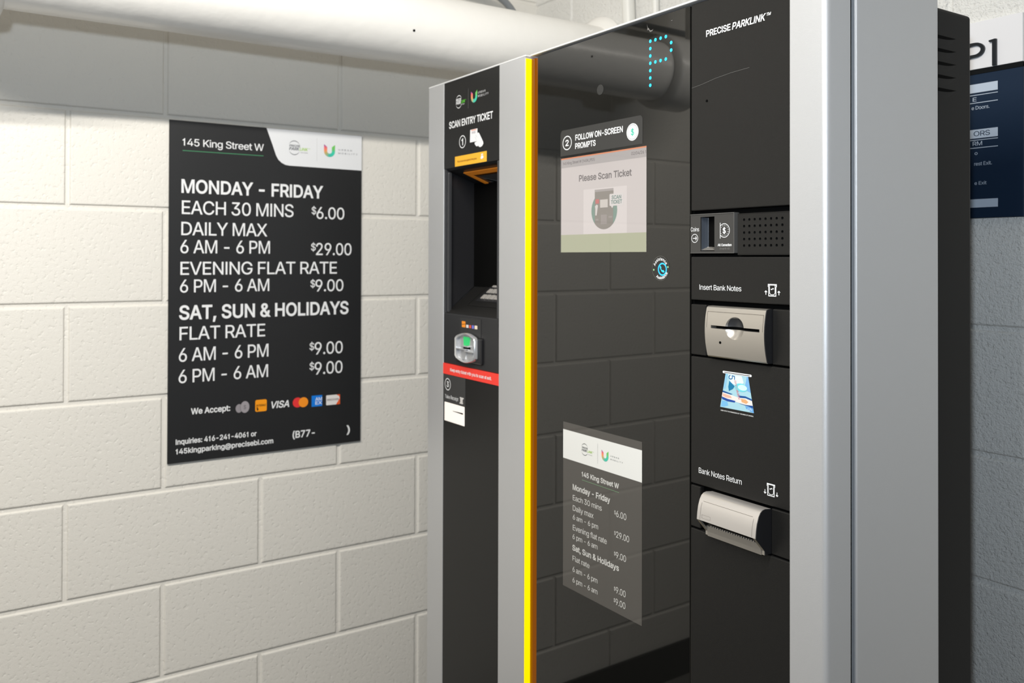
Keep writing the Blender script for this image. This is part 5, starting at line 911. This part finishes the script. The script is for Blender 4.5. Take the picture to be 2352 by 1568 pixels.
NPRICE = [('$',0.7541,0.8300,0.0040,0.0063,''),('6.00',0.7592,0.8264,0.0269,0.0112,''),('$',0.7541,0.7932,0.0040,0.0063,''),('29.00',0.7592,0.7895,0.0345,0.0110,''),('$',0.7536,0.7564,0.0040,0.0062,''),
  ('9.00',0.7587,0.7527,0.0269,0.0112,''),('$',0.7536,0.6937,0.0040,0.0063,''),('9.00',0.7588,0.6904,0.0260,0.0112,''),('$',0.7530,0.6729,0.0040,0.0063,''),('9.00',0.7581,0.6694,0.0260,0.0112,'')]
M_NW = tilted_normal(mat('notice_print', (0.66, 0.65, 0.63), 0.05))
lettering(f2, 0.0006, NOTICE, 'rate_lettering', M_NW, RN)
lettering(f2, 0.0006, [NPRICE[i:i+2] for i in range(0, 10, 2)], 'price_lettering', M_NW, RN)
Print(f2, 0.0006).rect(0.6612, 0.7669, 0.8706, 0.8713).done('heading_underline', ink(120, 160, 120), RN)
company_logo(f2, 0.0009, RN, ink(95, 96, 96), ink(165, 200, 95), (0.6697, 0.9294, 0.0102, 0.0113),
  [('PRECISE',0.6620,0.9310,0.0168,0.0030,'b'), ('PARK',0.6611,0.9256,0.0159,0.0042,'bi'), ('NATIONAL',0.6806,0.9216,0.0120,0.0012,'')],
  [('LINK',0.6775,0.9256,0.0152,0.0042,'bi'), ('TM',0.6931,0.9286,0.0031,0.0014,'i')],
  [(0.7077, 0.9473), (0.7077, 0.9109)], ink(185, 184, 182), (0.7189, 0.7381, 0.9190, 0.9385),
  [('URBAN',0.7436,0.9305,0.0232,0.0024,'s'), ('MOBILITY',0.7436,0.9247,0.0334,0.0024,'s')])

# ------------------------------------------------------------------ level sign on the back wall
DS = thing('level_sign', 'navy and white garage level sign on the back wall, half hidden behind the payment machine', 'sign', (1.19, YB, 1.354))
DX0, DX1 = 1.105, 1.2782
obj('sign_board', B(DX0, DX1, YB-0.0075, YB-0.0008, 1.3538, 1.5885, 0.0006, 1), mat('navy_print', lin(22, 40, 62), 0.5, spec=0.2), DS)
obj('header_panel', B(DX0, DX1, YB-0.0085, YB-0.0008, 1.5895, 1.6645, 0.0006, 1), mat('sign_white', (0.80, 0.79, 0.81), 0.4), DS)
obj('dark_band', B(DX0, DX1, YB-0.0082, YB-0.0008, 1.5815, 1.5900, 0.0003, 1), mat('band_black', (0.006, 0.007, 0.008), 0.6, spec=0.08), DS)
M_LET = mat('raised_letter', (0.008, 0.011, 0.015), 0.35, spec=0.3)
def bowl(n=24):
    o = [(1.196, 1.6313)]+[(1.2075+0.0152*math.sin(math.radians(t)), 1.6196+0.0117*math.cos(math.radians(t))) for t in range(0, 181, 9)]+[(1.196, 1.6079)]
    i = [(1.196, 1.6268)]+[(1.2072+0.0098*math.sin(math.radians(t)), 1.6196+0.0072*math.cos(math.radians(t))) for t in range(0, 181, 9)]+[(1.196, 1.6124)]
    return o, i
o_, i_ = bowl()
bm = bmesh.new(); a = [bm.verts.new((x, YB-0.0125, z)) for x, z in o_]; b = [bm.verts.new((x, YB-0.0125, z)) for x, z in i_]
a2 = [bm.verts.new((x, YB-0.0084, z)) for x, z in o_]; b2 = [bm.verts.new((x, YB-0.0084, z)) for x, z in i_]
for p, q in ((a, b), (a2, a), (b, b2)):
    for k in range(len(p)-1): bm.faces.new((p[k], p[k+1], q[k+1], q[k]))
box(bm, 1.1905, 1.1965, YB-0.0125, YB-0.0084, 1.5900, 1.6313)
obj('raised_letter', bm, M_LET, DS)
obj('raised_numeral', prism_y(bmesh.new(), [(1.2346, 1.5900), (1.2408, 1.5900), (1.2408, 1.6312), (1.2385, 1.6316), (1.2296, 1.6306), (1.2296, 1.6283), (1.2320, 1.6276), (1.2346, 1.6275)], YB-0.0125, YB-0.0084), M_LET, DS)
fd = front(YB-0.0077)
M_BAR = mat('pale_blue_print', lin(186, 198, 214), 0.45)
for z0, z1 in ((1.5524, 1.5661), (1.4800, 1.4940), (1.3704, 1.3836)): Print(fd, 0.0003).rect(DX0+0.03, 1.2410, z0, z1).done('heading_bar', M_BAR, DS)
for z in (1.5486, 1.5362, 1.4772, 1.4648): Print(fd, 0.0003).rect(DX0+0.03, 1.2411, z-0.0005, z+0.0006).done('ruled_line', M_BAR, DS)
lettering(fd, 0.0003, [('E',1.2024,1.5390,0.0060,0.0062,''), ('e Doors.',1.2006,1.5258,0.0277,0.0056,''), ('RM',1.2022,1.4686,0.0148,0.0064,''), ('o',1.2052,1.4540,0.0046,0.0053,''), ('rest Exit.',1.2046,1.4369,0.0272,0.0056,''), ('e Exit',1.2050,1.4064,0.0186,0.0053,'')], 'sign_lettering', M_BAR, DS)
Print(fd, 0.0006).text('ORS', 1.2040, 1.4835, 0.0252, 0.0078, '').done('heading_lettering', ink(30, 46, 68), DS)

# machine and its notice at their real size and place (drawn units -> metres)
for t in (PM, RN):
    t.location = MO + MS*Vector(t.location); t.scale = (MS, MS, MS)
